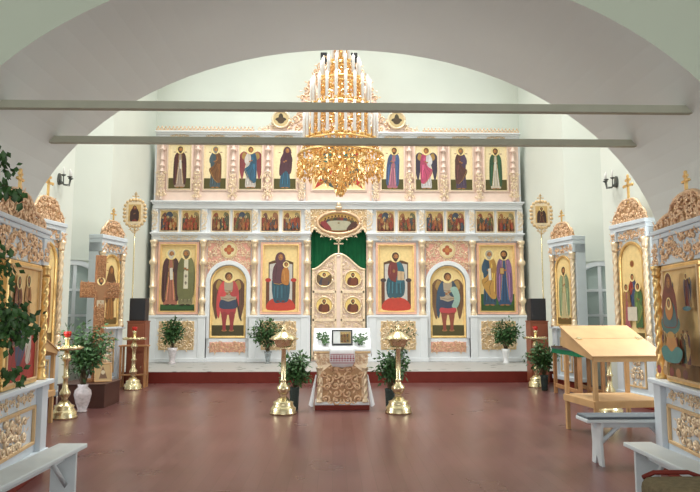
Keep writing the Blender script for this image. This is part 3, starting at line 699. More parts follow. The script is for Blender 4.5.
P.poly([(-.5, .0), (-.36, .03), (-.22, -.12), (-.2, -.2), (-.36, -.16)], '#8e2a34'); P.poly([(.5, .0), (.38, .02), (.24, -.12), (.22, -.2), (.36, -.16)], '#4a2420')
P.ell(0, -.01, .03, .02, '#8a6a3a', 10)
op = P.build('oval_painting', 'paint', can)
b = MB(); b.tube([(.57*math.cos(2*PI*i/40), -.075, Z(3.95)+.30*math.sin(2*PI*i/40)) for i in range(41)], .04, 7)
b.prism([(.56*math.cos(2*PI*i/40), Z(3.95)+.29*math.sin(2*PI*i/40)) for i in range(40)], -.0748, -.05); b.build('oval_frame', 'rose', can)
# green curtain behind the doors
cu = thing('door_curtain', 'deep green curtain hanging behind the two carved royal doors', 'curtain', (0, 17.46, 0))
b = MB(); N = 70; vs = []; fs = []
for i in range(N+1):
    x = -.86 + 1.72*i/N; y = .022*math.sin(i*1.15) + .008*math.sin(i*.37)
    vs += [(x, y, .25), (x, y*.5, 4.0), (x, y*.5+.004, 4.0), (x, y+.004, .25)]
for i in range(N): fs += [(4*i, 4*i+4, 4*i+5, 4*i+1), (4*i+2, 4*i+6, 4*i+7, 4*i+3)]
b.add(vs, fs, True); b.build('fabric', 'curtain', cu)
b = MB(); b.tube([(-.95, 0, 4.02), (.95, 0, 4.02)], .03, 8); b.build('curtain_rod', 'brass', cu)

# ------------------------------------------------------------------ icons of the screen
G1 = 'standing figures of the upper tier'; G2 = 'small feast icons'; G3 = 'large icons of the lower tier'
UP = [(-4.31, 'icon of grey-robed figure in dark cloak, outermost left in the upper tier', dict(robe='#b09a8c', mant='#4a1c24', style='cloak', s=1, hair='#5a4030', beard='#5a4030', hold='scroll')),
      (-3.355, 'icon of brown-cloaked figure in blue-grey robe, second from left in upper tier', dict(robe='#3e5560', mant='#7a4c28', style='himation', s=1, hair='#8a8478', beard='#8a8478')),
      (-2.40, 'framed icon of an angel in blue and white, left half of the upper tier', dict(robe='#cfc4bc', mant='#1f5c7a', style='himation', s=1, beard=None, wings='#96404a', hair='#6a3a1c')),
      (-1.465, 'icon of purple-veiled figure in teal robe, left of chandelier, upper tier', dict(robe='#1f5a74', mant='#4c2438', style='veil', s=1, beard=None, veil='#4c2438', lean=.08)),
      (1.465, 'icon of blue-cloaked figure in mauve robe, right of chandelier, upper tier', dict(robe='#b06a80', mant='#3a5684', style='cloak', s=-1, lean=-.08)),
      (2.40, 'framed icon of an angel in white with pink mantle, right half of the upper tier', dict(robe='#d4cfd0', mant='#c44a72', style='himation', s=-1, beard=None, wings='#3a3550', hair='#6a3a1c')),
      (3.355, 'icon of purple-brown robed figure, second from right in upper tier', dict(robe='#4a3a58', mant='#5c3434', style='himation', s=-1, hair='#7a6a54', beard='#7a6a54')),
      (4.31, 'icon of figure in green cloak over white, outermost right in upper tier', dict(robe='#d4c8b4', mant='#24583c', style='cloak', s=-1, hair='#5a3a24', beard='#5a3a24', hold='scroll'))]
for x, lab, kw in UP:
    def dr(P, w_, h, kw=kw):
        goldbg(P, w_, h, '#f6e2b6'); ground(P, w_, h, .24)
        P.rect(-w_*.3, -w_*.2, h*.80, h*.815, '#a06a50'); P.rect(w_*.2, w_*.3, h*.80, h*.815, '#a06a50')
        k = dict(kw); saint(P, 0, h*.03, h*.91, k.pop('robe'), k.pop('mant'), k.pop('style'), wide=.98, **k)
    icon_thing(lab, 'icon', G1, (x, Y0-.021, 4.803), 0, .60, 1.27, dr, .055, 'blush', inner='champ')
def dr_center(P, w_, h):
    goldbg(P, w_, h, '#f0dca4'); cz = h*.50
    P.poly([(-.66, .02*h), (0, .36*h), (.66, .02*h), (.40, cz), (.66, h*.98), (0, h*.70), (-.66, h*.98), (-.40, cz)], '#c02c24', False)
    P.ell(0, cz, .56, .60, '#1f4a52', 32); P.ell(0, cz, .47, .52, '#2f6a5c', 32)
    for i in range(14):
        a = 2*PI*i/14; P.ell(.5*math.cos(a), cz+.55*math.sin(a), .05, .05, '#8a5a2a', 10)
    P.poly([(-.38, cz), (0, cz+.48), (.38, cz), (0, cz-.48)], '#c8452c', False)
    saint(P, 0, cz-.46, .92, '#d09a48', '#b8702c', 'himation', beard='#3a2010', wide=1.5, hold='book')
icon_thing('wide central icon with red star and dark green oval, hanging behind the chandelier', 'icon', None, (0, Y0-.026, 4.803), 0, 1.42, 1.27, dr_center, .055, 'blush', inner='champ')
fx = [(-4.56, 'end of the left half'), (-3.985, 'second from the left end'), (-3.185, 'third from the left end'), (-2.61, 'fourth from the left end'), (-1.86, 'fifth from the left end'), (-1.27, 'next to the oval on its left')]
names = ['dark blue and green', 'olive and brown', 'red and orange', 'brick red', 'dark teal and red', 'rust and ochre', 'blue oval and brown', 'tan and rust', 'brown and grey', 'dark red', 'green and brown', 'crimson and gold']
ordl = ['first', 'second', 'third', 'fourth', 'fifth', 'sixth']
for i in range(12):
    x = fx[i][0] if i < 6 else -fx[11-i][0]
    where = '%s from the left in the feast row' % ordl[i] if i < 6 else '%s from the right in the feast row' % ordl[11-i]
    if i in (5, 6): where = 'just %s of the oval above the doors' % ('left' if i == 5 else 'right')
    icon_thing('small crowded-scene icon, ' + where, 'icon', G2, (x, Y0-.001, 3.70), 0, .45, .54,
               lambda P, w_, h, i=i: crowd(P, w_, h, i+3 if i != 6 else 9, ['#5a3a34', '#7a4a2a', '#7a3a24', '#8a5a34'][i % 4]), .03, 'champ', inner=None, depth=.035)
def dr_saints(P, w_, h):
    goldbg(P, w_, h); ground(P, w_, h, .10, '#1f5a2c'); ground(P, w_, h, .03, '#17451f')
    saint(P, -w_*.22, h*.08, h*.86, '#b4705c', '#4a2830', 'cloak', 1, '#d8d0c0', '#d8d0c0', wide=1.0, feet='#2a1a14', hold='scroll')
    saint(P, w_*.22, h*.08, h*.86, '#8a8462', '#77784e', 'priest', -1, '#8a7a60', '#6a5a44', wide=1.0, feet='#2a1a14')
def dr_apost(P, w_, h):
    goldbg(P, w_, h); ground(P, w_, h, .26, '#2f6a2c'); ground(P, w_, h, .10, '#245420')
    saint(P, -w_*.22, h*.08, h*.86, '#1f4a64', '#c8964a', 'himation', 1, '#b8b0a0', '#b8b0a0', wide=.92, hold='scroll')
    saint(P, w_*.22, h*.08, h*.86, '#1f4f7a', '#86608a', 'cloak', -1, '#3a2010', '#3a2010', wide=.92, hold='book')
def throne(P, w_, h, arms):
    P.poly([(-w_*.36, h*.08), (-w_*.36, h*.74), (-w_*.20, h*.77), (0, h*.78), (w_*.20, h*.77), (w_*.36, h*.74), (w_*.36, h*.08)], '#5a3a1c', False)
    P.poly([(-w_*.33, h*.08), (-w_*.33, h*.71), (0, h*.745), (w_*.33, h*.71), (w_*.33, h*.08)], '#d4cfc8', False)
    for k in (-1, 1):
        P.rect(k*w_*.38-w_*.05, k*w_*.38+w_*.05, h*.04, h*.46, '#6a3a20'); P.ell(k*w_*.37, h*.47, w_*.085, h*.03, arms)
    P.poly([(-w_*.38, h*.02), (w_*.38, h*.02), (w_*.34, h*.15), (w_*.1, h*.21), (-w_*.1, h*.21), (-w_*.34, h*.15)], '#c93a2a')
def dr_mother(P, w_, h):
    goldbg(P, w_, h); throne(P, w_, h, '#c0342a')
    P.poly([(-w_*.2, h*.15), (-w_*.26, h*.45), (-w_*.1, h*.55), (w_*.14, h*.52), (w_*.26, h*.42), (w_*.22, h*.16), (0, h*.13)], '#1f566a')
    for t in (-.14, -.04, .08, .16): P.line([(t*w_, h*.48), (t*1.2*w_, h*.17)], .014, '#143c4c')
    P.poly([(-w_*.07, h*.76), (-w_*.22, h*.66), (-w_*.24, h*.45), (-w_*.05, h*.40), (w_*.16, h*.44), (w_*.22, h*.62), (w_*.07, h*.76)], '#5e3442')
    P.line([(-w_*.12, h*.7), (-w_*.16, h*.48)], .014, '#3c1f2a'); P.line([(w_*.1, h*.7), (w_*.05, h*.56)], .012, '#8a5a3a')
    head(P, -w_*.02, h*.825, .095, '#4a2a14', None, 1, '#5e3442')
    P.line([(-w_*.2, h*.42), (-w_*.05, h*.405), (w_*.15, h*.44)], .014, '#c9a050')
    for t in (-.17, -.08, .03): P.line([(t*w_, h*.38), (t*1.15*w_, h*.2)], .018, '#3c7f92')
    P.poly([(w_*.02, h*.44), (w_*.04, h*.62), (w_*.15, h*.66), (w_*.24, h*.6), (w_*.22, h*.40)], '#c07a34'); P.ell(w_*.04, h*.52, .03, .02, SKIN)
    head(P, w_*.15, h*.705, .055, '#6a3a18'); P.line([(w_*.08, h*.62), (w_*.12, h*.46)], .012, '#e0a860')
    for k in (-1, 1): P.ell(k*.07, h*.15, .05, .018, '#7a2018', 10)
def dr_christ(P, w_, h):
    goldbg(P, w_, h); throne(P, w_, h, '#3a2a30')
    P.poly([(-w_*.24, h*.22), (-w_*.28, h*.44), (-w_*.12, h*.56), (w_*.14, h*.54), (w_*.26, h*.44), (w_*.22, h*.24), (0, h*.2)], '#1d5868')
    for t in (-.18, -.06, .08, .18): P.line([(t*.7*w_, h*.5), (t*1.1*w_, h*.25)], .014, '#123c48')
    P.poly([(-w_*.07, h*.77), (-w_*.21, h*.70), (-w_*.22, h*.52), (0, h*.44), (w_*.2, h*.52), (w_*.2, h*.7), (w_*.07, h*.77)], '#7a2a2c')
    P.poly([(w_*.02, h*.77), (w_*.2, h*.7), (w_*.26, h*.5), (w_*.1, h*.42), (0, h*.46), (w_*.06, h*.6)], '#236a7c')
    P.poly([(w_*.04, h*.47), (w_*.24, h*.47), (w_*.25, h*.6), (w_*.05, h*.61)], '#d8b890', False); P.line([(w_*.145, h*.47), (w_*.15, h*.605)], .01, '#8a5a30')
    P.ell(-w_*.06, h*.61, .035, .045, SKIN); head(P, -w_*.01, h*.83, .098, '#4a2814', '#4a2814')
    for t in (-.2, -.1, .02, .13): P.line([(t*w_, h*.44), (t*1.05*w_, h*.27)], .018, '#3f8ea0')
    P.line([(-w_*.15, h*.7), (-w_*.17, h*.56)], .014, '#a8504a')
    for k in (-1, 1): P.ell(k*.07-.02, h*.20, .04, .018, SKIN, 10)
def dr_archl(P, w_, h):
    ground(P, w_, h, .155, '#3f3a12'); saint(P, 0, h*.06, h*.88, '#b93c44', '#d2484c', 'warrior', 1, '#5a2c14', None, wings='#6a4430', hold='spear', wide=1.1)
def dr_archr(P, w_, h):
    ground(P, w_, h, .155, '#4a4614'); saint(P, 0, h*.06, h*.88, '#b0523c', '#244a66', 'warrior', 1, '#5a2c14', None, wings='#7a5434', hold='shield', wide=1.1)
    P.poly([(-.20, h*.41), (-.19, h*.34), (.19, h*.34), (.20, h*.41), (0, h*.40)], '#c8404a')
for x, lab, d_ in ((-4.275, 'large icon of two monks in brown and olive, far left of lower tier', dr_saints), (-1.545, 'large icon of enthroned woman holding a child, left of the royal doors', dr_mother),
                   (1.545, 'large icon of enthroned bearded man with open book, right of the royal doors', dr_christ), (4.275, 'large icon of two men in ochre and mauve, far right of lower tier', dr_apost)):
    icon_thing(lab, 'icon', G3, (x, Y0-.001, ZW(1.42)), 0, .92, 1.76, d_, .085, 'frame', inner='gold', depth=.06)
for x, lab, d_ in ((-2.935, 'arched icon of a winged warrior in red cloak, left half of the lower tier', dr_archl), (2.935, 'arched icon of a winged warrior with pale shield, right half of the lower tier', dr_archr)):
    icon_thing(lab, 'icon', G3, (x, Y0-.001, ZW(.815)), 0, .84, 1.81, d_, .055, 'gold', arched=True, depth=.06)

# ------------------------------------------------------------------ chandelier
ch = thing('chandelier', 'tall tiered gilded chandelier with white candles and amber crystals', 'chandelier', (0, 12.2, 0))
b = MB(); b.tube([(0, 0, 6.9), (0, 0, 14.0)], .02, 8); b.build('chain', 'gold', ch)
b = MB(); b.lathe([(.02, 3.75), (.06, 3.82), (.03, 3.9), (.07, 4.1), (.035, 4.3), (.04, 5.0), (.08, 5.2), (.04, 5.4), (.04, 6.2), (.08, 6.4), (.03, 6.6), (.05, 6.9), (.02, 7.0)], 14)
b.build('stem', 'gold', ch)
TI = [(.71, 4.80, 26, .60), (.58, 5.50, 20, .50), (.38, 6.05, 14, .36), (.17, 6.42, 8, .34)]
cme = None
for ti, (r, z, nn, hh) in enumerate(TI):
    b = MB()
    b.tube([(r*math.cos(2*PI*i/36), r*math.sin(2*PI*i/36), z) for i in range(37)], .022, 6)
    b.tube([(r*math.cos(2*PI*i/36), r*math.sin(2*PI*i/36), z-.09) for i in range(37)], .016, 6)
    for i in range(6):
        a = 2*PI*i/6; b.tube([(.03*math.cos(a), .03*math.sin(a), z-.02), (r*.5*math.cos(a), r*.5*math.sin(a), z-.10), (r*math.cos(a), r*math.sin(a), z)], .014, 5)
    for i in range(nn):
        a = 2*PI*(i+.5*(ti % 2))/nn; b.lathe([(.012, 0), (.04, .03), (.045, .05), (.024, .055)], 8, r*math.cos(a), r*math.sin(a), z+.01)
    b.build('tier_ring', 'gold', ch)
    c0 = MB(); c0.lathe([(.030, 0), (.030, hh), (.018, hh+.01)], 8); c0.tube([(0, 0, hh), (.004, 0, hh+.05)], .005, 5)
    first = None
    for i in range(nn):
        a = 2*PI*(i+.5*(ti % 2))/nn
        if first is None: o = first = c0.build('candle', 'candle', ch)
        else: o = first.copy(); C.objects.link(o)
        o.location = (r*math.cos(a), r*math.sin(a), z+.06)
def bead(b, p, r_, h_, rnd):
    a = rnd.uniform(0, PI)
    b.add([(p[0]+r_*math.cos(a+k*PI/2), p[1]+r_*math.sin(a+k*PI/2), p[2]) for k in range(4)] + [(p[0], p[1], p[2]+h_*.5), (p[0], p[1], p[2]-h_)],
          [(0,1,4),(1,2,4),(2,3,4),(3,0,4),(1,0,5),(2,1,5),(3,2,5),(0,3,5)])
def drape(name, r0, z0, r1, z1, ns, nz, seed, r_=.022, jit=.02):
    rnd = random.Random(seed); b = MB()
    for i in range(ns):
        a = 2*PI*i/ns
        for j in range(nz):
            t = (j+.5)/nz; r = r0+(r1-r0)*t; z = z0+(z1-z0)*(t**1.0)
            bead(b, (r*math.cos(a)+rnd.uniform(-jit, jit), r*math.sin(a)+rnd.uniform(-jit, jit), z+rnd.uniform(-jit, jit)), r_*rnd.uniform(.7, 1.25), r_*2.4, rnd)
    o = b.build(name, 'amber', ch); o['kind'] = 'stuff'
drape('crystal_drops', .80, 4.54, .83, 4.14, 54, 7, 1, .027, .03)
drape('crystal_drops', .78, 4.30, .24, 4.16, 34, 6, 2, .027, .05)
drape('crystal_drops', .22, 4.18, .05, 3.80, 14, 7, 7, .024, .03)
drape('crystal_drops', .54, 5.46, .62, 4.72, 44, 13, 3, .026, .03)
drape('crystal_drops', .36, 6.00, .50, 5.45, 34, 10, 4, .025, .03)
drape('crystal_drops', .16, 6.40, .32, 6.02, 24, 8, 5, .022, .03)
drape('crystal_drops', .06, 6.98, .13, 6.42, 12, 9, 6, .022, .03)
b = MB(); b.tube([(.82*math.cos(2*PI*i/40), .82*math.sin(2*PI*i/40), 4.55) for i in range(41)], .026, 6); b.tube([(.72*math.cos(2*PI*i/40), .72*math.sin(2*PI*i/40), 4.32) for i in range(41)], .018, 6)
for i in range(8):
    a = 2*PI*i/8; b.tube([(.03*math.cos(a), .03*math.sin(a), 4.4), (.45*math.cos(a), .45*math.sin(a), 4.42), (.82*math.cos(a), .82*math.sin(a), 4.55), (.7*math.cos(a), .7*math.sin(a), 4.8)], .015, 5)
b.build('lower_ring', 'gold', ch)

# ------------------------------------------------------------------ icon cases along the walls
def crown_plate(t, w_, z0, hh, seed, y=-.03, mat_='rose', hw_=.75):
    def top(x):
        u = abs(x)/(w_/2)
        if u < hw_: return z0 + hh*max(.30, (1-(u/hw_/1.04)**3.2))**.62
        return z0 + hh*.46*max(.15, 1-((u-hw_)/(1.02-hw_))**2)
    xs = [-w_/2 + w_*i/44 for i in range(45)]
    b = MB(); b.prism([(-w_/2, z0), (w_/2, z0)] + [(x, max(z0+.012, top(x)-.03)) for x in xs[::-1]], y, y+.025); p = b.build('crown', 'deep', t)
    b = MB(); carve(b, lambda x, z: z < top(x)-.02, -w_/2, w_/2, z0+.01, z0+hh, .085, seed, y, fat=1.25)
    b.tube([(x, y, top(x)) for x in xs if top(x) > z0+.05], .022, 6)
    b.build('crown_carving', mat_, p)
def icon_case(name, label, loc, rz, w_, led, ent, c0, c1, hh, ztop, arched, dp, seed, draw, ilabel, iw, ix=0, pd=0):
    t = thing(name, label, 'icon case', loc, rz, 'icon cases along the walls')
    hw = w_/2
    b = MB(); b.box(-hw+.02, hw-.02, -.05-pd, dp, 0, .14); b.build('plinth', 'red', t, bevel=.006)
    b = MB(); b.box(-hw+.01, hw-.01, -pd, dp, .14, led-.05)
    for s in (-1, 1): b.box(*sorted((s*hw, s*(hw-.17))), -.055-pd, dp, .14, led-.05)
    b.box(-hw-.02, hw+.02, -.075-pd, dp, .14, .22); p = b.build('pedestal', 'kiot', t, bevel=.006)
    b = MB(); b.box(-hw-.03, hw+.03, -.10-pd, dp, led-.05, led-.005); b.build('ledge', 'kiot', t, bevel=.01)
    x1 = hw-.24; z0, z1 = .30, led-.22
    b = MB()
    for xa, xb, za, zb in ((-x1, x1, z0, z0+.03), (-x1, x1, z1-.03, z1), (-x1, -x1+.03, z0, z1), (x1-.03, x1, z0, z1)): b.box(xa, xb, -.03-pd, -pd, za, zb)
    f = b.build('panel_frame', 'tan', p, bevel=.005)
    b = MB(); zc = (z0+z1)/2; carve(b, lambda x, z: (x/(x1*.62))**2 + ((z-zc)/((z1-z0)*.43))**2 < 1, -x1, x1, z0, z1, .085, seed, -.004-pd, fat=1.35); b.build('panel_carving', 'champ', f)
    b = MB(); carve(b, lambda x, z: abs(x) < hw-.28 and abs(z-led+.13) < .03, -hw+.25, hw-.25, led-.17, led-.09, .055, seed+1, -.001-pd); b.build('ledge_carving', 'champ', p)
    b = MB(); b.box(-hw+.01, hw-.01, .0, dp, led-.005, ent); b.build('back_board', 'champ' if not arched else 'kiot', t)
    for s in (-1, 1):
        b = MB(); twisted(b, s*(hw-.075), -.05, led-.005, ent, .042 if arched else .034); b.build('twisted_column', 'gold' if not arched else 'champ', t)
    b = MB(); b.box(-hw, hw, -.03, dp, ent, c0)
    for s in (-1, 1): b.box(*sorted((s*hw, s*(hw-.16))), -.08*(1 if arched else .65), dp, ent, c0)
    e = b.build('entablature', 'kiot', t, bevel=.006)
    b = MB(); carve(b, lambda x, z: abs(x) < hw-.19 and ent+.05 < z < c0-.03, -hw+.17, hw-.17, ent, c0, .08, seed+2, -.03, fat=1.2); b.build('frieze_carving', 'rose', e)
    for s in (-1, 1):
        b = MB(); carve(b, lambda x, z: abs(x-s*(hw-.08)) < .055 and ent+.03 < z < c0-.03, *sorted((s*(hw-.01), s*(hw-.15))), ent, c0, .06, seed+4, -.08*(1 if arched else .65)); b.build('block_carving', 'rose', e)
    b = MB(); b.box(-hw-.005, hw+.005, -.075*(1 if arched else .7), dp, c0, c0+(c1-c0)*.5); b.box(-hw-.015, hw+.015, -.095*(1 if arched else .7), dp, c0+(c1-c0)*.5, c1); b.build('cornice', 'kiot', t, bevel=.01)
    crown_plate(t, w_*.96, c1, hh, seed+3, hw_=.78 if arched else .5)
    b = MB(); cross_shape(b, 0, -.02, c1+hh*.85, ztop-c1-hh*.85, .025); b.build('cross', 'gold', t)
    if arched:
        zt = ent; iw2 = iw/2
        zc = ent - .18 - iw2 + .12
        def sp(x, z): return abs(x) < hw-.14 and zc < z < ent-.02 and math.hypot(x, z-zc) > iw2+.12
        for s in (-1, 1):
            b = MB(); carve(b, lambda x, z: s*x > 0.02 and sp(x, z), *sorted((s*.02, s*(hw-.13))), zc, ent, .075, seed+5, -.001, mirror=False, fat=1.2); b.build('arch_carving', 'rose', t)
    fw = .05
    h = (ent - led - .02 - 2*fw) if not arched else (zc + iw2 - led - 2*fw + .03)
    ti = icon_thing(ilabel, 'icon', 'icons in the wall cases', wpos(loc, rz, (ix, -.001, led)), rz, iw, h, draw, fw, 'gold', arched=arched, inner='tan', depth=.05 if arched else .10, front=0 if arched else .07)
    return t
def dr_big_right(P, w_, h):
    goldbg(P, w_, h, '#f0cb8c'); P.rect(-w_/2, w_/2, 0, h*.14, '#7a5a30')
    for k in (-1, 1):
        saint(P, k*w_*.36, h*.64, h*.30, '#8a3a3a', '#5a3a58', 'cloak', -k, beard=None, wings='#5a6a80'); P.ell(k*w_*.36, h*.635, w_*.12, h*.02, '#5a8a94')
        for i in range(4): saint(P, k*w_*(.19+.09*i), h*(.12+.03*(i % 2)), h*.30, ['#7a3a30', '#3a6a60', '#a07a48', '#5a3040'][i], ['#a04a3a', '#6a4a30', '#3a5a54', '#b0905a'][i], 'himation', -k, hl=i % 2 == 0)
    P.ell(0, h*.50, w_*.29, h*.10, '#2f7470'); P.poly([(-w_*.10, h*.40), (-w_*.19, h*.22), (-w_*.10, h*.16), (w_*.10, h*.16), (w_*.19, h*.22), (w_*.10, h*.40)], '#c88a48')
    P.poly([(-w_*.32, h*.26), (-w_*.2, h*.16), (w_*.2, h*.16), (w_*.32, h*.26), (w_*.16, h*.30), (0, h*.25), (-w_*.16, h*.30)], '#3a8a88'); P.ell(0, h*.40, w_*.10, h*.03, '#c89a50')
    P.poly([(-w_*.05, h*.88), (-w_*.20, h*.76), (-w_*.22, h*.50), (0, h*.46), (w_*.22, h*.50), (w_*.20, h*.76), (w_*.05, h*.88)], '#7c2a20'); P.poly([(-w_*.12, h*.68), (-w_*.2, h*.5), (0, h*.47), (w_*.2, h*.5), (w_*.12, h*.68)], '#356a74')
    head(P, 0, h*.88, .058, '#4a2a14', None, 1, '#6e241c')
    P.ell(0, h*.63, .085, .095, '#c8803c'); head(P, 0, h*.68, .036, '#5a3218')
    for i in range(5): P.ell((-.4+.2*i)*w_, h*.07, .05, .04, ['#a84a50', '#c9a070', '#8a3a3a', '#b07a50', '#6a3a3a'][i])
def dr_big_left(P, w_, h):
    goldbg(P, w_, h, '#f0c88c'); P.rect(-w_/2, w_/2, 0, h*.42, '#b01f26')
    P.poly([(-w_*.1, h*.1), (-w_*.2, h*.3), (-w_*.05, h*.44), (w_*.1, h*.40), (w_*.12, h*.25)], '#274a74')
    P.poly([(w_*.16, h*.16), (w_*.14, h*.40), (w_*.22, h*.48), (w_*.32, h*.42), (w_*.32, h*.16)], '#d2ccc0')
    saint(P, w_*.12, h*.34, h*.60, '#a0663a', '#c08a50', 'himation', -1); saint(P, -w_*.24, h*.3, h*.62, '#5a3a48', '#8a4a34', 'cloak', 1)
    for i in range(5): P.line([(-w_*.45+.1*i, h*.04), (-w_*.3+.1*i, h*.3)], .012, '#8a141c')
def dr_three(P, w_, h):
    ground(P, w_, h, .10, '#5a5020'); P.ell(0, h*.80, .06, .06, '#c08a3a'); P.ell(0, h*.80, .045, .045, '#8a4a24')
    saint(P, 0, h*.26, h*.44, '#9a2f28', '#2a4a78', 'himation', 1, beard=None); saint(P, -w_*.29, h*.14, h*.46, '#b05a6a', '#a87a48', 'cloak', 1, beard=None); saint(P, w_*.29, h*.14, h*.46, '#3a6a3a', '#6a8a4a', 'himation', -1, beard=None)
    P.poly([(-w_*.22, h*.22), (-w_*.22, h*.36), (w_*.22, h*.36), (w_*.22, h*.22)], '#e0d8c4', False)
def dr_single(rb, mn, st, vl=None):
    def d(P, w_, h):
        ground(P, w_, h, .1, '#6a5428'); saint(P, 0, h*.07, h*.80, rb, mn, st, 1, veil=vl, beard=None if vl else '#4a2a14', wide=1.1)
    return d
NR, NL = ((3.03, 5.53, 0), R(-97)), ((-2.90, 5.60, 0), R(97))
icon_case('icon_case', 'pale blue icon case on the right arch pier, behind the right-hand white bench', *NR, 1.60, .88, 1.97, 2.23, 2.32, .25, 2.76, False, .33, 51, dr_big_right, 'icon of red-robed woman above a fountain, beside the right-hand bench', .72, -.05, .05)
icon_case('icon_case', 'pale blue icon case on the left arch pier, behind the birch leaves', *NL, 1.60, .88, 1.97, 2.23, 2.32, .25, 2.76, False, .33, 52, dr_big_left, 'icon with red lower half, partly hidden by birch leaves', .72, .05, .05)
icon_case('icon_case', 'tall arched icon case behind the sloping wooden lectern', (4.87, 10.55, 0), R(-82), 1.0, .98, 2.74, 2.90, 3.04, .38, 3.83, True, .24, 61, dr_three, 'arched icon of three figures at a table, behind the wooden lectern', .59)
icon_case('icon_case', 'tall arched icon case on the left wall, behind the brown wooden cross', (-4.87, 10.55, 0), R(82), 1.0, .98, 2.74, 2.90, 3.04, .38, 3.83, True, .24, 62, dr_single('#8a4a30', '#a8683a', 'cloak'), 'arched icon in the left wall case nearest the arch', .59)
icon_case('icon_case', 'slim arched icon case right of the platform, between speaker and window', (4.72, 13.33, 0), R(-77), .90, 1.24, 2.76, 2.93, 3.10, .32, 3.68, True, .22, 63, dr_single('#cfc090', '#8aa07a', 'cloak'), 'arched icon of a pale green figure, beside the right speaker', .49)
icon_case('icon_case', 'slim arched icon case left of the platform, between speaker and window', (-4.74, 13.33, 0), R(77), .90, 1.24, 2.76, 2.93, 3.10, .32, 3.68, True, .22, 64, dr_single('#a07040', '#6a4428', 'veil', '#6a4428'), 'arched icon of a brown-veiled figure, beside the left speaker', .49)

# ------------------------------------------------------------------ brass candle stands
def foot(b, r):
    b.lathe([(r, 0), (r, .03), (r*.93, .05), (r*.95, .09), (r*.82, .11), (r*.72, .15), (r*.74, .18), (r*.5, .20), (r*.36, .24)], 24)
def lidded_stand(label, x, y):
    t = thing('candle_stand', label, 'candle stand', (x, y, 0), 0, 'lidded brass candle stands')
    b = MB(); foot(b, .205); b.build('foot', 'brass', t)
    b = MB(); b.lathe([(.07, .235), (.045, .27), (.075, .31), (.105, .36), (.10, .40), (.05, .45), (.042, .48), (.055, .50), (.036, .52), (.040, .72), (.034, .96), (.06, .98), (.04, 1.0)], 18); b.build('stem', 'brass', t)
    b = MB(); b.lathe([(.04, .99), (.10, 1.0), (.13, 1.04), (.14, 1.09), (.22, 1.115), (.225, 1.13), (.14, 1.135)], 24); b.build('bowl', 'brass', t)
    b = MB(); b.lathe([(.20, 1.132), (.19, 1.15), (.12, 1.19), (.09, 1.22), (.04, 1.24)], 24)
    b.lathe([(.02, 1.24), (.035, 1.27), (.015, 1.29), (.03, 1.32), (.008, 1.34)], 12); l = b.build('lid', 'brass', t)
    b = MB(); cross_shape(b, 0, 0, 1.335, .07, .012); b.build('finial', 'iron', l)
lidded_stand('brass candle stand with lid, just left of the carved lectern', -.885, 9.9)
lidded_stand('brass candle stand with lid, just right of the carved lectern', .865, 9.93)
def lamp_stand(label, x, y):
    t = thing('candle_stand', label, 'candle stand', (x, y, 0), 0, 'brass stands with red lamps')
    b = MB(); foot(b, .185); b.build('foot', 'brass', t)
    b = MB(); b.lathe([(.062, .235), (.04, .28), (.074, .33), (.078, .37), (.04, .43), (.034, .56), (.055, .59), (.034, .62), (.034, .80), (.062, .83), (.066, .88), (.036, .93), (.032, .98)], 18); b.build('stem', 'brass', t)
    b = MB(); b.lathe([(.05, .97), (.22, .985), (.235, 1.02), (.22, 1.022), (.05, 1.0)], 26)
    for i in range(14):
        a = 2*PI*i/14; b.lathe([(.010, 0), (.014, .03), (.010, .035)], 6, .18*math.cos(a), .18*math.sin(a), 1.0)
    b.build('dish', 'brass', t)
    b = MB(); b.lathe([(.035, 1.0), (.03, 1.12), (.05, 1.15), (.02, 1.16)], 14); p = b.build('lamp_post', 'brass', t)
    b = MB(); b.lathe([(.025, 1.16), (.05, 1.19), (.055, 1.24), (.045, 1.245), (.04, 1.19)], 14); b.build('lamp_glass', 'redglass', p)
lamp_stand('brass candle stand with red lamp, in front of the patterned floor vase', -4.02, 9.56)
lamp_stand('brass candle stand with red lamp, before the left speaker table', -4.13, 13.10)
lamp_stand('brass candle stand with red lamp, beside the dark plant before the right speaker', 4.06, 13.3)
lamp_stand('brass candle stand with red lamp, behind the wooden lectern', 4.0, 9.62)

# ------------------------------------------------------------------ carved lectern with cloth in the middle
an = thing('analogion', 'carved gilded lectern standing on a dark red step, centre of the floor', 'lectern', (0.012, 10.5, 0))
b = MB(); b.box(-.43, .43, -.25, .25, 0, .075); b.build('step', 'red', an, bevel=.006)
b = MB(); b.box(-.36, .36, -.20, .20, .075, .60)
b.prism([(-.36, .60), (.36, .60), (.41, .74), (.41, .86), (-.41, .86), (-.41, .74)], -.21, .21)
vs = [(-.41, -.21, .86), (.41, -.21, .86), (.41, .21, .86), (-.41, .21, .86), (-.41, -.21, .90), (.41, -.21, .90), (.41, .21, 1.24), (-.41, .21, 1.24)]
b.add(vs, [(0,3,2,1),(4,5,6,7),(0,1,5,4),(1,2,6,5),(2,3,7,6),(3,0,4,7)]); b.build('body', 'champ', an)
b = MB(); b.box(-.43, .43, -.235, .22, .075, .12); b.build('base_moulding', 'white', an, bevel=.006)
for s in (-1, 1):
    b = MB(); twisted(b, s*.36, -.215, .12, .66, .038); b.build('twisted_column', 'champ', an)
def anin(x, z): return abs(x) < .30 and .14 < z < .60 + .14*(1-(abs(x)/.30)**1.5)
b = MB(); b.prism([(-.31, .13), (.31, .13), (.31, .60), (.18, .70), (.0, .76), (-.18, .70), (-.31, .60)], -.215, -.20); pn = b.build('front_panel', 'deep', an, bevel=.004)
b = MB(); carve(b, anin, -.31, .31, .13, .76, .11, 71, -.215, fat=1.35); b.ball((0, -.24, .40), .03); b.build('panel_carving', 'rose', pn)
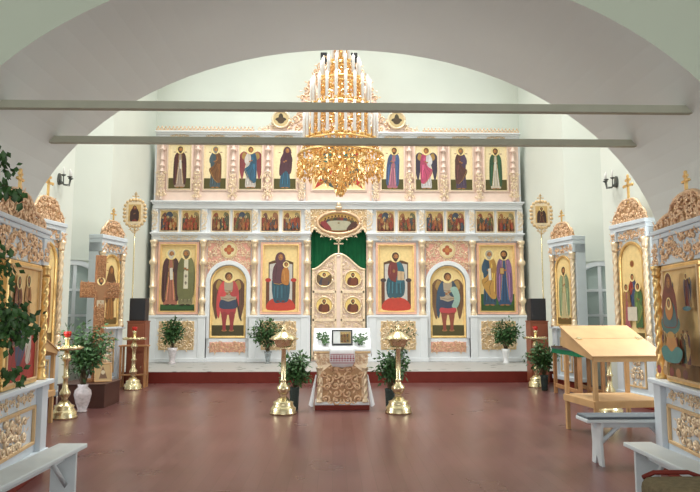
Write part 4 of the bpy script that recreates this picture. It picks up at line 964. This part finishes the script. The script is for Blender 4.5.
for s in (-1, 1):
    b = MB(); carve(b, lambda x, z: .17 < s*x < .38 and .73 < z < .84, *sorted((s*.16, s*.40)), .72, .85, .06, 73, -.211, mirror=False); b.build('shoulder_carving', 'rose', an)
    b = MB(); q = sorted((s*.40, s*.43)); b.add([(s*.50, .14, 0), (s*.55, .34, 0), (s*.52, .34, 0), (s*.47, .14, 0), (s*.435, .24, .50), (s*.435, .27, .50), (s*.415, .27, .50), (s*.415, .24, .50)], [(0,1,5,4),(1,2,6,5),(2,3,7,6),(3,0,4,7),(4,5,6,7),(3,2,1,0)]); b.build('side_brace', 'white', an)
sl = math.atan2(.34, .42)
b = MB(); b.T = Matrix.Translation((0, -.21, .90)) @ Matrix.Rotation(sl, 4, 'X'); b.box(-.45, .45, -.04, .53, .0, .03); b.build('sloping_top', 'tan', an, bevel=.006)
cl = thing('lectern_cloth', 'white cloth with red embroidery draped over the carved lectern', 'cloth', (0.012, 10.5, 0))
b = MB(); b.T = Matrix.Translation((0, -.21, .90)) @ Matrix.Rotation(sl, 4, 'X')
N = 24; vs = []; fs = []
prof = [(-.465, -.10), (-.465, .035), (.465, .035), (.465, -.10)]
path = [(-.465, -.09), (-.46, -.03), (-.455, .034), (-.3, .034), (-.1, .036), (.1, .036), (.3, .034), (.455, .034), (.46, -.03), (.465, -.09)]
for j in range(9):
    yy = -.02 + .555*j/8
    for i, (x, z) in enumerate(path): vs.append((x + (.012*math.sin(j*1.7) if i in (0, 9) else 0), yy, z + (.01*math.sin(j*2.1+i) if i in (0, 9) else 0)))
for j in range(8):
    for i in range(9): fs.append((j*10+i, j*10+i+1, (j+1)*10+i+1, (j+1)*10+i))
b.add(vs, fs, True); o = b.build('top_cover', 'cloth', cl); md = o.modifiers.new('thick', 'SOLIDIFY'); md.thickness = .006; md.offset = 1
b = MB(); vs = []; fs = []
rows = [(-.10, 1.055), (-.235, .955), (-.262, .925), (-.268, .86), (-.262, .76), (-.258, .66)]
for j, (yy, zz) in enumerate(rows):
    for i in range(9):
        x = -.20 + .05*i; x *= 1 if j < 5 else .8
        vs.append((x, yy - .01*math.sin(i*1.9)*(j > 2) - .006, zz + (.006 if j < 2 else 0) + (.02*abs(i-4)/4 if j == 5 else 0)))
for j in range(5):
    for i in range(8): fs.append((j*9+i, j*9+i+1, (j+1)*9+i+1, (j+1)*9+i))
b.add(vs, fs, True); rn = b.build('hanging_runner', 'cloth', cl); md = rn.modifiers.new('thick', 'SOLIDIFY'); md.thickness = .006; md.offset = 1
b = MB(); r_ = random.Random(4)
for i in range(9):
    for j in range(3):
        x = -.175 + .0437*i; z = .84 - .035*j; q = .015 if j == 1 else .010
        b.prism([(x+q*math.cos(k*PI/3), z+q*math.sin(k*PI/3)) for k in range(6)], -.293, -.288)
b.box(-.19, .19, -.2915, -.288, .865, .873); b.box(-.19, .19, -.2915, -.288, .73, .738); b.build('red_embroidery', 'rosered', rn)
def dr_small(P, w_, h):
    P.rect(-w_/2, w_/2, 0, h, '#c9c4b0'); P.rect(-w_*.5, -w_*.12, 0, h, '#e8ecec'); P.rect(-w_*.10, w_*.46, h*.06, h*.94, '#b89a60')
    for i in range(3): saint(P, (-.02+.17*i)*w_, h*.1, h*.75, ['#5a4a3a', '#7a3a30', '#3a4a4a'][i], '#8a6a3a', hl=True)
t = icon_thing('small dark-framed icon propped on the white lectern cloth', 'icon', None, (0.012, 10.5 - .21 + .075*math.cos(sl) - .047*math.sin(sl), .90 + .075*math.sin(sl) + .075*math.cos(sl)), 0, .29, .21, dr_small, .022, 'black', inner=None, depth=.025)
t.rotation_euler = (R(-22), 0, 0)

# ------------------------------------------------------------------ greenery
def bouquet(nm, label, cat, group, loc, hstem, H, rad, ns, nl, L, seed, mat_='leaf', lean=(0, 0), droop=.25, flat=1.0):
    """cut branches, origin at the vase's foot: stems start at hstem, tips reach H"""
    t = thing(nm, label, cat, loc, 0, group); r = random.Random(seed); sb = MB(); lb = MB()
    for i in range(ns):
        a = r.uniform(0, 2*PI); rr = rad*math.sqrt(r.uniform(.03, 1)); hh = H*(r.uniform(.78, 1) - .25*(rr/rad)**2)
        tip = Vector((rr*math.cos(a)+lean[0], flat*rr*math.sin(a)+lean[1], hh)); p0 = Vector((r.uniform(-.012, .012), r.uniform(-.012, .012), hstem*.5)); p1 = Vector((tip.x*.06, tip.y*.06, hstem + (hh-hstem)*.40))
        pts = [p0*(1-u)**2 + p1*2*u*(1-u) + tip*u*u for u in [k/7 for k in range(8)]]
        sb.tube(pts, [.006*(1-.1*k) for k in range(8)], 4)
        for k in range(nl):
            u = r.uniform(.54, 1.0); p = p0*(1-u)**2 + p1*2*u*(1-u) + tip*u*u
            d = Vector((r.gauss(0, 1), r.gauss(0, 1), r.gauss(.25, .8)))
            q = p + Vector((d.x, d.y*flat, d.z)).normalized()*r.uniform(.01, rad*.26)
            lb.leaf(q, d + Vector((0, 0, -droop)), Vector((r.gauss(0, .6), r.gauss(-.3, .6), 1)).normalized(), L*r.uniform(.7, 1.25), L*r.uniform(.42, .6))
    sb.build('stems', 'stem', t); lb.build('foliage', mat_, t)['kind'] = 'stuff'
    return t
def vase(nm, label, group, loc, h, r, m, shape=0):
    b = MB()
    pr = [[(.55, 0), (.6, .04), (.5, .08), (.8, .35), (1.0, .62), (.92, .78), (.55, .90), (.62, 1.0), (.5, 1.0), (.42, .9), (.7, .7), (.6, .4), (.4, .1)],
          [(.75, 0), (.8, .03), (.5, .12), (.62, .4), (.85, .8), (1.0, 1.0), (.92, 1.0), (.75, .8), (.54, .4), (.4, .14)],
          [(.7, 0), (.75, .05), (.85, .5), (.95, .9), (1.0, 1.0), (.9, 1.0), (.78, .5), (.62, .08)]][shape]
    b.lathe([(a*r, z*h) for a, z in pr], 20)
    o = b.build(nm, m); o.location = loc
    return tag(o, label, 'vase', group)
def planted(pos, vl, bl, vh, vr, vm, sh, H, rad, ns, nl, L, seed, **kw):
    vase('flower_vase', vl, 'vases of greenery', pos, vh, vr, vm, sh)
    bouquet('leafy_branches', bl, 'branches', 'cut branches in vases', pos, vh, H, rad, ns, nl, L, seed, **kw)
planted((-4.0, 10.18, 0), 'pinkish patterned floor vase beside the brown box, front left', 'tall leafy branches in the patterned floor vase, front left', .42, .13, 'porcelain', 0, 1.45, .44, 40, 26, .085, 1, flat=.55)
planted((-.74, 10.26, 0), 'dark glass vase on the floor left of the carved lectern', 'leafy branches on the floor left of the carved lectern', .36, .085, 'darkglass', 2, .98, .26, 28, 28, .085, 2, lean=(-.02, 0), flat=.7)
planted((.76, 10.20, 0), 'dark glass vase on the floor right of the carved lectern', 'leafy branches on the floor right of the carved lectern', .34, .085, 'darkglass', 2, 1.06, .26, 30, 28, .085, 3, lean=(.04, 0), flat=.7)
PZ = .25
planted((-4.22, 16.55, PZ), 'blue and white vase on the platform, far left', 'pale-flecked leafy bunch on the platform, far left', .40, .13, 'porcelain', 1, 1.18, .33, 30, 26, .10, 4, flat=.6)
planted((-1.80, 16.55, PZ), 'clear glass vase on the platform behind the left lidded stand', 'wide leafy bunch behind the left lidded candle stand', .30, .10, 'vaseglass', 1, 1.22, .42, 28, 26, .10, 5, lean=(-.05, 0), flat=.5)
planted((1.62, 16.55, PZ), 'clear glass vase on the platform behind the right lidded stand', 'sparse twigs behind the right lidded candle stand', .30, .10, 'vaseglass', 1, 1.25, .42, 13, 11, .08, 6, flat=.5)
planted((4.30, 16.55, PZ), 'white goblet vase on the platform, far right', 'leafy bunch in the white goblet vase, platform far right', .36, .11, 'cloth', 1, 1.20, .38, 28, 26, .10, 7, lean=(.06, 0), flat=.5)
planted((4.04, 12.76, 0), 'small dark vase beside the green-covered table', 'dark sprawling branches beside the green-covered table', .30, .08, 'darkglass', 2, .98, .36, 30, 26, .085, 8, lean=(-.05, 0), flat=.5, mat_='leafdark')
for s, lab in ((-1, 'green sprig left of the small icon on the lectern'), (1, 'green sprig right of the small icon on the lectern')):
    t = thing('green_sprig', lab, 'sprig', (0.012 + s*.275, 10.5 - .21 + .04*math.cos(sl) - .045*math.sin(sl), .90 + .04*math.sin(sl) + .045*math.cos(sl)), 0, 'sprigs on the lectern'); t.rotation_euler = (sl, 0, 0)
    r = random.Random(20+s); sb = MB(); lb = MB()
    for i in range(7):
        a = Vector((r.uniform(-.03, .03), .05, .012)); e = Vector((r.uniform(-.12, .10)*1.0, r.uniform(.15, .36), r.uniform(.02, .06))); sb.tube([a, (a+e)/2 + Vector((0, 0, .02)), e], .003, 4)
        for k in range(11):
            u = r.uniform(.2, 1); p = a.lerp(e, u) + Vector((r.uniform(-.03, .03), r.uniform(-.03, .03), r.uniform(.005, .035))); lb.leaf(p, Vector((r.gauss(0, 1), r.gauss(.3, 1), .25)), Vector((0, -.5, 1)).normalized(), .06, .03)
    sb.build('stems', 'stem', t); lb.build('foliage', 'leaf', t)['kind'] = 'stuff'
# birch tree leaning at the left edge, close to the camera
bt = thing('birch_tree', 'young birch with drooping leafy twigs at the near left edge', 'tree', (-2.77, 4.50, 0))
b = MB(); b.tube([(0, 0, 0), (.0, .02, .8), (-.03, .03, 1.6), (.0, .0, 2.6), (.02, .0, 3.1)], [.035, .032, .028, .02, .012], 9); b.build('trunk', 'bark', bt)
r = random.Random(77); sb = MB(); lb = MB()
def twig(a, m_, e, nl, spread, L=.06):
    a, m_, e = Vector(a), Vector(m_), Vector(e)
    pts = [a*(1-u)**2 + m_*2*u*(1-u) + e*u*u for u in [k/8 for k in range(9)]]
    sb.tube(pts, [.007*(1-.095*k) for k in range(9)], 4)
    for k in range(nl):
        u = r.uniform(.3, 1.02); p = a*(1-u)**2 + m_*2*u*(1-u) + e*u*u + Vector((r.gauss(0, spread), r.gauss(0, spread), r.gauss(0, spread)))
        lb.leaf(p, Vector((r.gauss(0, .6), r.gauss(0, .6), r.gauss(-.9, .5))), Vector((r.gauss(0, .5), -1, r.gauss(.3, .5))).normalized(), L*r.uniform(.75, 1.3), L*r.uniform(.55, .8))
for T_ in (((0, 0, 2.3), (.15, 0, 2.75), (.34, 0, 2.50), 60, .04), ((0, 0, 2.4), (.2, 0, 2.7), (.30, -.05, 2.60), 40, .035), ((0, 0, 2.2), (.28, 0, 2.55), (.47, -.02, 2.30), 70, .032),
           ((0, 0, 1.8), (.25, 0, 2.25), (.36, 0, 1.80), 40, .05), ((0, 0, 1.7), (.3, 0, 2.05), (.46, -.03, 1.78), 18, .05), ((0, 0, 1.9), (.25, 0, 2.1), (.34, 0, 1.62), 28, .05),
           ((0, 0, 1.5), (.3, 0, 1.85), (.38, 0, 1.55), 28, .05), ((0, 0, 1.4), (.3, -.02, 1.66), (.56, 0, 1.44), 120, .05), ((0, 0, 1.3), (.3, .02, 1.55), (.50, 0, 1.36), 120, .05),
           ((0, 0, 1.25), (.25, -.04, 1.48), (.40, 0, 1.33), 110, .055), ((0, 0, .95), (.3, 0, 1.18), (.50, 0, 1.08), 60, .03), ((0, 0, .9), (.2, 0, 1.08), (.38, 0, 1.03), 60, .035), ((0, 0, .6), (.2, 0, .8), (.30, 0, .66), 30, .03)):
    twig(*T_)
sb.build('twigs', 'stem', bt); lb.build('foliage', 'leafdark', bt)['kind'] = 'stuff'

# ------------------------------------------------------------------ benches, stool
def bench(label, loc, rz, L, wd, m, group, plain=False):
    t = thing('bench', label, 'bench', loc, rz, group)
    b = MB(); b.box(-wd/2, wd/2, -L/2, L/2, .425, .46); b.build('seat', m, t, bevel=.008)
    b = MB(); b.box(-.012, .012, -L/2+.12, L/2-.12, .36, .425); b.build('rail', m, t)
    for s in (-1, 1):
        y = s*(L/2-.16); b = MB(); q = wd/2-.02
        if plain: b.box(-q, q, y-.016, y+.016, 0, .425)
        else: b.prism([(-q, 0), (-q*.35, 0), (0, .09), (q*.35, 0), (q, 0), (q*.8, .2), (q, .425), (-q, .425), (-q*.8, .2)], y-.014, y+.014)
        b.build('leg', m, t, bevel=.003)
        b = MB(); b.tube([(.02, y, .17), (.02, y-s*.30, .43)], .024, 4); b.build('brace', m, t)
    return t
bench('white bench in front of the right icon case, bottom right corner', (2.35, 4.27, 0), R(-.8), 2.1, .235, 'bench', 'white benches', True)
bench('white bench in front of the left icon case, bottom left corner', (-2.245, 4.33, 0), R(-.8), 2.1, .235, 'bench', 'white benches', True)
t = bench('short white bench with dark cushion beside the wooden lectern', (2.93, 6.56, 0), R(90), 1.1, .30, 'bench', 'white benches')
b = MB(); b.box(-.145, .145, -.54, .54, .46, .487); b.build('cushion', 'slate', t, bevel=.01)
st = thing('padded_stool', 'olive padded stool with dark red edge, near right corner', 'stool', (1.84, 3.62, 0))
b = MB(); b.box(-.20, .20, -.17, .17, .42, .575); b.build('seat', 'olive', st, bevel=.06, seg=4)
b = MB(); b.tube([(-.17, .16, .56), (-.1, .17, .585), (.1, .17, .585), (.17, .16, .56), (.19, .05, .555)], .014, 6); b.build('piping', 'red', st)
b = MB(); b.box(-.18, .18, -.15, .15, .36, .425); b.build('seat_frame', 'redwood', st, bevel=.006)
for sx in (-1, 1):
    for sy in (-1, 1):
        b = MB(); b.box(sx*.15-.02, sx*.15+.02, sy*.12-.02, sy*.12+.02, 0, .36); b.build('leg', 'redwood', st, bevel=.004)

# ------------------------------------------------------------------ wooden lectern (two), green table
def lectern(label, loc, rz, back=1.06):
    t = thing('wooden_lectern', label, 'lectern', loc, rz, 'sloping wooden lecterns')
    W, D = .92, .78; hw, hd = W/2, D/2
    for sx in (-1, 1):
        for sy in (-1, 1):
            b = MB(); b.box(sx*(hw-.03)-.025, sx*(hw-.03)+.025, sy*(hd-.03)-.025, sy*(hd-.03)+.025, 0, .96); b.build('leg', 'wood', t, bevel=.004)
    b = MB(); b.box(-hw, hw, -hd, hd, .42, .455); b.build('shelf', 'wood', t, bevel=.005)
    b = MB(); b.box(-hw, hw, -hd-.012, -hd, .37, .45); b.box(-hw-.012, -hw, -hd, hd, .37, .45); b.box(hw, hw+.012, -hd, hd, .37, .45); b.build('shelf_apron', 'wood', t)
    for sx in (-1, 1):
        b = MB(); x = sx*(hw+.008)
        b.add([(x-.008, -hd, .94), (x-.008, hd, 1.08), (x-.008, hd, 1.31), (x-.008, -hd, .98), (x+.008, -hd, .94), (x+.008, hd, 1.08), (x+.008, hd, 1.31), (x+.008, -hd, .98)], [(0,1,2,3),(7,6,5,4),(0,4,5,1),(1,5,6,2),(2,6,7,3),(3,7,4,0)]); b.build('side_panel', 'wood', t)
    b = MB(); b.box(-hw, hw, -hd-.01, -hd+.01, .92, .98); b.build('front_rail', 'wood', t)
    b = MB(); b.box(-hw, hw, hd-.02, hd, back, 1.31); b.build('back_rail', 'wood', t)
    a = math.atan2(.33, D); Ls = math.hypot(D, .33)
    for i, (u0, u1) in enumerate(((-.03, Ls*.55), (Ls*.55+.006, Ls+.03))):
        b = MB(); b.T = Matrix.Translation((0, -hd, .985)) @ Matrix.Rotation(a, 4, 'X'); b.box(-hw-.03, hw+.03, u0, u1, 0, .022); b.build('sloping_board', 'wood', t, bevel=.004)
    for s in (-1, 1):
        b = MB(); b.T = Matrix.Translation((s*(hw-.05), -hd, .985)) @ Matrix.Rotation(a, 4, 'X'); b.box(-.03, .03, Ls*.55-.03, Ls*.55+.03, .022, .03); b.build('hinge', 'brass', t)
    return t
lectern('pale wooden lectern with sloping top and open shelf, front right', (3.43, 8.22, 0), R(7))
t = lectern('wooden lectern half hidden behind the left icon case', (-4.48, 8.82, 0), R(180), .94)
gt = thing('display_table', 'orange-brown table with green skirt along the right wall, behind the plant', 'table', (4.32, 11.72, 0))
for sx in (-1, 1):
    for sy in (-1, 0, 1):
        b = MB(); b.box(sx*.20-.03, sx*.20+.03, sy*.62-.03, sy*.62+.03, 0, .76); b.build('leg', 'orwood', gt, bevel=.004)
    b = MB(); b.box(sx*.20-.015, sx*.20+.015, -.62, .62, .12, .19); b.build('stretcher', 'orwood', gt, bevel=.004)
b = MB(); b.box(-.24, .24, -.67, .67, .76, .845); b.build('green_skirt', 'greencloth', gt, bevel=.005)
b = MB(); b.box(-.25, .25, -.68, .68, .845, .865); b.build('table_top', 'slate', gt, bevel=.004)
b = MB()
for x0, x1, y0, y1 in ((-.25, -.21, -.68, .68), (.21, .25, -.68, .68), (-.21, .21, -.68, -.64), (-.21, .21, .64, .68)): b.box(x0, x1, y0, y1, .865, .89)
b.build('rim', 'brown', gt, bevel=.003)

# ------------------------------------------------------------------ speakers on cabinets, side table, church banners
for s, side, nb in ((-1, 'left', 'side table'), (1, 'right', 'dark plant')):
    x = s*4.30 if s < 0 else 4.29
    t = thing('wooden_cabinet', 'red-brown cabinet under the %s speaker, beside the platform' % side, 'cabinet', (x, 13.92, 0), 0, 'cabinets under the speakers')
    b = MB(); b.box(-.19, .19, -.17, .17, .06, 1.33); b.box(-.17, .17, -.15, .15, 0, .06); b.box(-.20, .20, -.185, .18, 1.33, 1.355); b.build('body', 'redwood', t, bevel=.005)
    for z0, z1 in ((.12, .66), (.72, 1.28)):
        b = MB(); b.box(-.16, .16, -.185, -.17, z0, z1); d = b.build('door', 'redwood', t, bevel=.005)
        b = MB(); b.ball((.125, -.195, (z0+z1)/2), .014); b.build('knob', 'brass', d)
    t = thing('speaker', 'black loudspeaker standing on the %s red-brown cabinet' % side, 'loudspeaker', (x, 13.92, 1.355), 0, 'black loudspeakers')
    b = MB(); b.box(-.165, .165, -.15, .15, 0, .48); b.build('cabinet_shell', 'black', t, bevel=.012)
    b = MB(); b.box(-.145, .145, -.158, -.149, .03, .45); b.build('grille', mat('speaker_grille_'+side, (.02, .022, .03), .6), t, bevel=.003)
    t = thing('church_banner', 'small gilded banner icon on a tall pole behind the %s speaker' % side, 'banner', (s*4.53, 14.15, 0), 0, 'church banners on poles')
    b = MB(); b.tube([(0, 0, .03), (0, 0, 3.95)], .015, 8); b.lathe([(.06, 0), (.06, .02), (.02, .04)], 12); b.build('pole', 'brass', t)
    b = MB(); b.box(-.19, .19, -.05, -.015, 3.47, 3.97)
    f = b.build('plate', 'champ', t, bevel=.006)
    b = MB()
    for q in range(22):
        a = 2*PI*q/22; b.ball((.225*math.cos(a)*(1+.12*abs(math.sin(2*a))), -.035, 3.72+.29*math.sin(a)*(1+.10*abs(math.sin(2*a)))), .042, .025, .042, 6, 4)
    carve(b, lambda x, z: abs(x) < .12-(3.47-z)*.4 and 3.28 < z < 3.46, -.12, .12, 3.25, 3.48, .06, 5, -.03)
    b.build('border_carving', 'tan', f)
    P = Paint(); P.T = Matrix.Translation((0, -.052, 3.53)); goldbg(P, .27, .38, '#d8b070'); saint(P, 0, -.16, .52, '#5a2420' if s > 0 else '#8a3228', '#3a1a20', 'veil' if s < 0 else 'cloak', 1, veil='#6a2420' if s < 0 else None, beard=None if s < 0 else '#2a160c', wide=1.3)
    for v_ in range(len(P.v)): P.v[v_] = (P.v[v_][0], P.v[v_][1], max(P.v[v_][2], 3.53))
    P.build('painting', 'paint', f)
    b = MB(); cross_shape(b, 0, 0, 3.95, .24, .02); b.build('cross', 'tan', t)
t = thing('side_table', 'open-framed wooden side table before the left speaker cabinet', 'table', (-4.25, 13.52, 0))
for sx in (-1, 1):
    for sy in (-1, 1):
        b = MB(); b.box(sx*.25-.02, sx*.25+.02, sy*.09-.02, sy*.09+.02, 0, .83); b.build('leg', 'orwood', t, bevel=.003)
b = MB(); b.box(-.29, .29, -.12, .12, .83, .86); b.build('table_top', 'orwood', t, bevel=.004)
b = MB(); b.box(-.25, .25, -.09, .09, .24, .265); b.build('shelf', 'orwood', t, bevel=.003)

# ------------------------------------------------------------------ tall wooden cross on its box, little icon
bx = thing('base_box', 'low dark brown box carrying the tall wooden cross, left side', 'box', (-4.17, 10.93, 0))
b = MB(); b.box(-.37, .37, -.37, .37, 0, .36); b.build('body', 'brown', bx, bevel=.006)
b = MB(); b.box(-.385, .385, -.385, .385, .36, .38); b.build('lid', 'brown', bx, bevel=.004)
cr = thing('wooden_cross', 'tall carved brown wooden cross standing on the dark box', 'cross', (-4.07, 10.92, .38), R(40))
b = MB(); b.box(-.082, .082, -.035, .035, 0, 2.11); b.box(-.32, .32, -.036, .034, 1.39, 1.65); b.box(-.15, .15, -.08, .08, 0, .06); b.build('body', 'carved', cr, bevel=.008)
for x0, x1, z0, z1 in ((-.32, -.11, 1.42, 1.62), (.11, .32, 1.42, 1.62), (-.06, .06, 1.70, 2.06), (-.06, .06, .55, 1.30)):
    b = MB(); carve(b, rectin(x0, x1, z0, z1), x0, x1, z0, z1, .065, 82, -.036, fat=.9, mirror=False); b.build('carving', 'orwood', cr)
P = Paint(); P.T = Matrix.Translation((0, -.04, .95)); P.poly([(-.06, .55), (-.28, .60), (-.28, .63), (-.05, .66), (.05, .66), (.28, .63), (.28, .60), (.06, .55), (.05, .1), (-.05, .1)], '#9a6a40'); P.rect(-.06, .06, .28, .40, '#c9b89a'); head(P, 0, .72, .045, '#3a2010', '#3a2010'); P.build('painted_figure', 'paint', cr)
def dr_tiny(P, w_, h): P.rect(-w_/2, w_/2, 0, h, '#c8a878'); P.poly([(-w_*.3, h*.1), (0, h*.9), (w_*.3, h*.1)], '#7a5a44', False); P.ell(0, h*.5, w_*.14, h*.14, '#d8c8a8')
t = icon_thing('small wooden framed picture leaning on the dark box beside the cross', 'icon', None, (-3.93, 10.84, .382), R(28), .22, .26, dr_tiny, .03, 'wood', inner=None, depth=.02)
t.rotation_euler = (R(-16), 0, R(28))

# ------------------------------------------------------------------ black wall sconces
for s, lab in ((-1, 'black iron three-armed sconce high on the left wall'), (1, 'black iron three-armed sconce high on the right wall')):
    t = thing('wall_sconce', lab, 'sconce', (s*BW, 11.62, 3.95), -s*PI/2, 'black wall sconces')
    b = MB(); b.lathe([(.05, 0), (.06, .02)], 14, 0, 0, 0)
    b = MB(); b.prism([(.07*math.cos(2*PI*i/16), .11*math.sin(2*PI*i/16)) for i in range(16)], -.025, 0); b.build('wall_plate', 'iron', t)
    for k in (-1, 0, 1):
        b = MB(); e = (k*.16, -.20 + .05*abs(k), .02)
        b.tube([(0, -.02, 0), (e[0]*.3, e[1]*.5, -.10), (e[0]*.8, e[1]*.95, -.10), e], .011, 6); b.lathe([(.015, 0), (.045, .02), (.045, .03)], 10, e[0], e[1], e[2]); a = b.build('arm', 'iron', t)
        b = MB(); b.lathe([(.016, .03), (.016, .14), (.005, .17)], 8, e[0], e[1], e[2]); b.build('candle', 'candle', a)
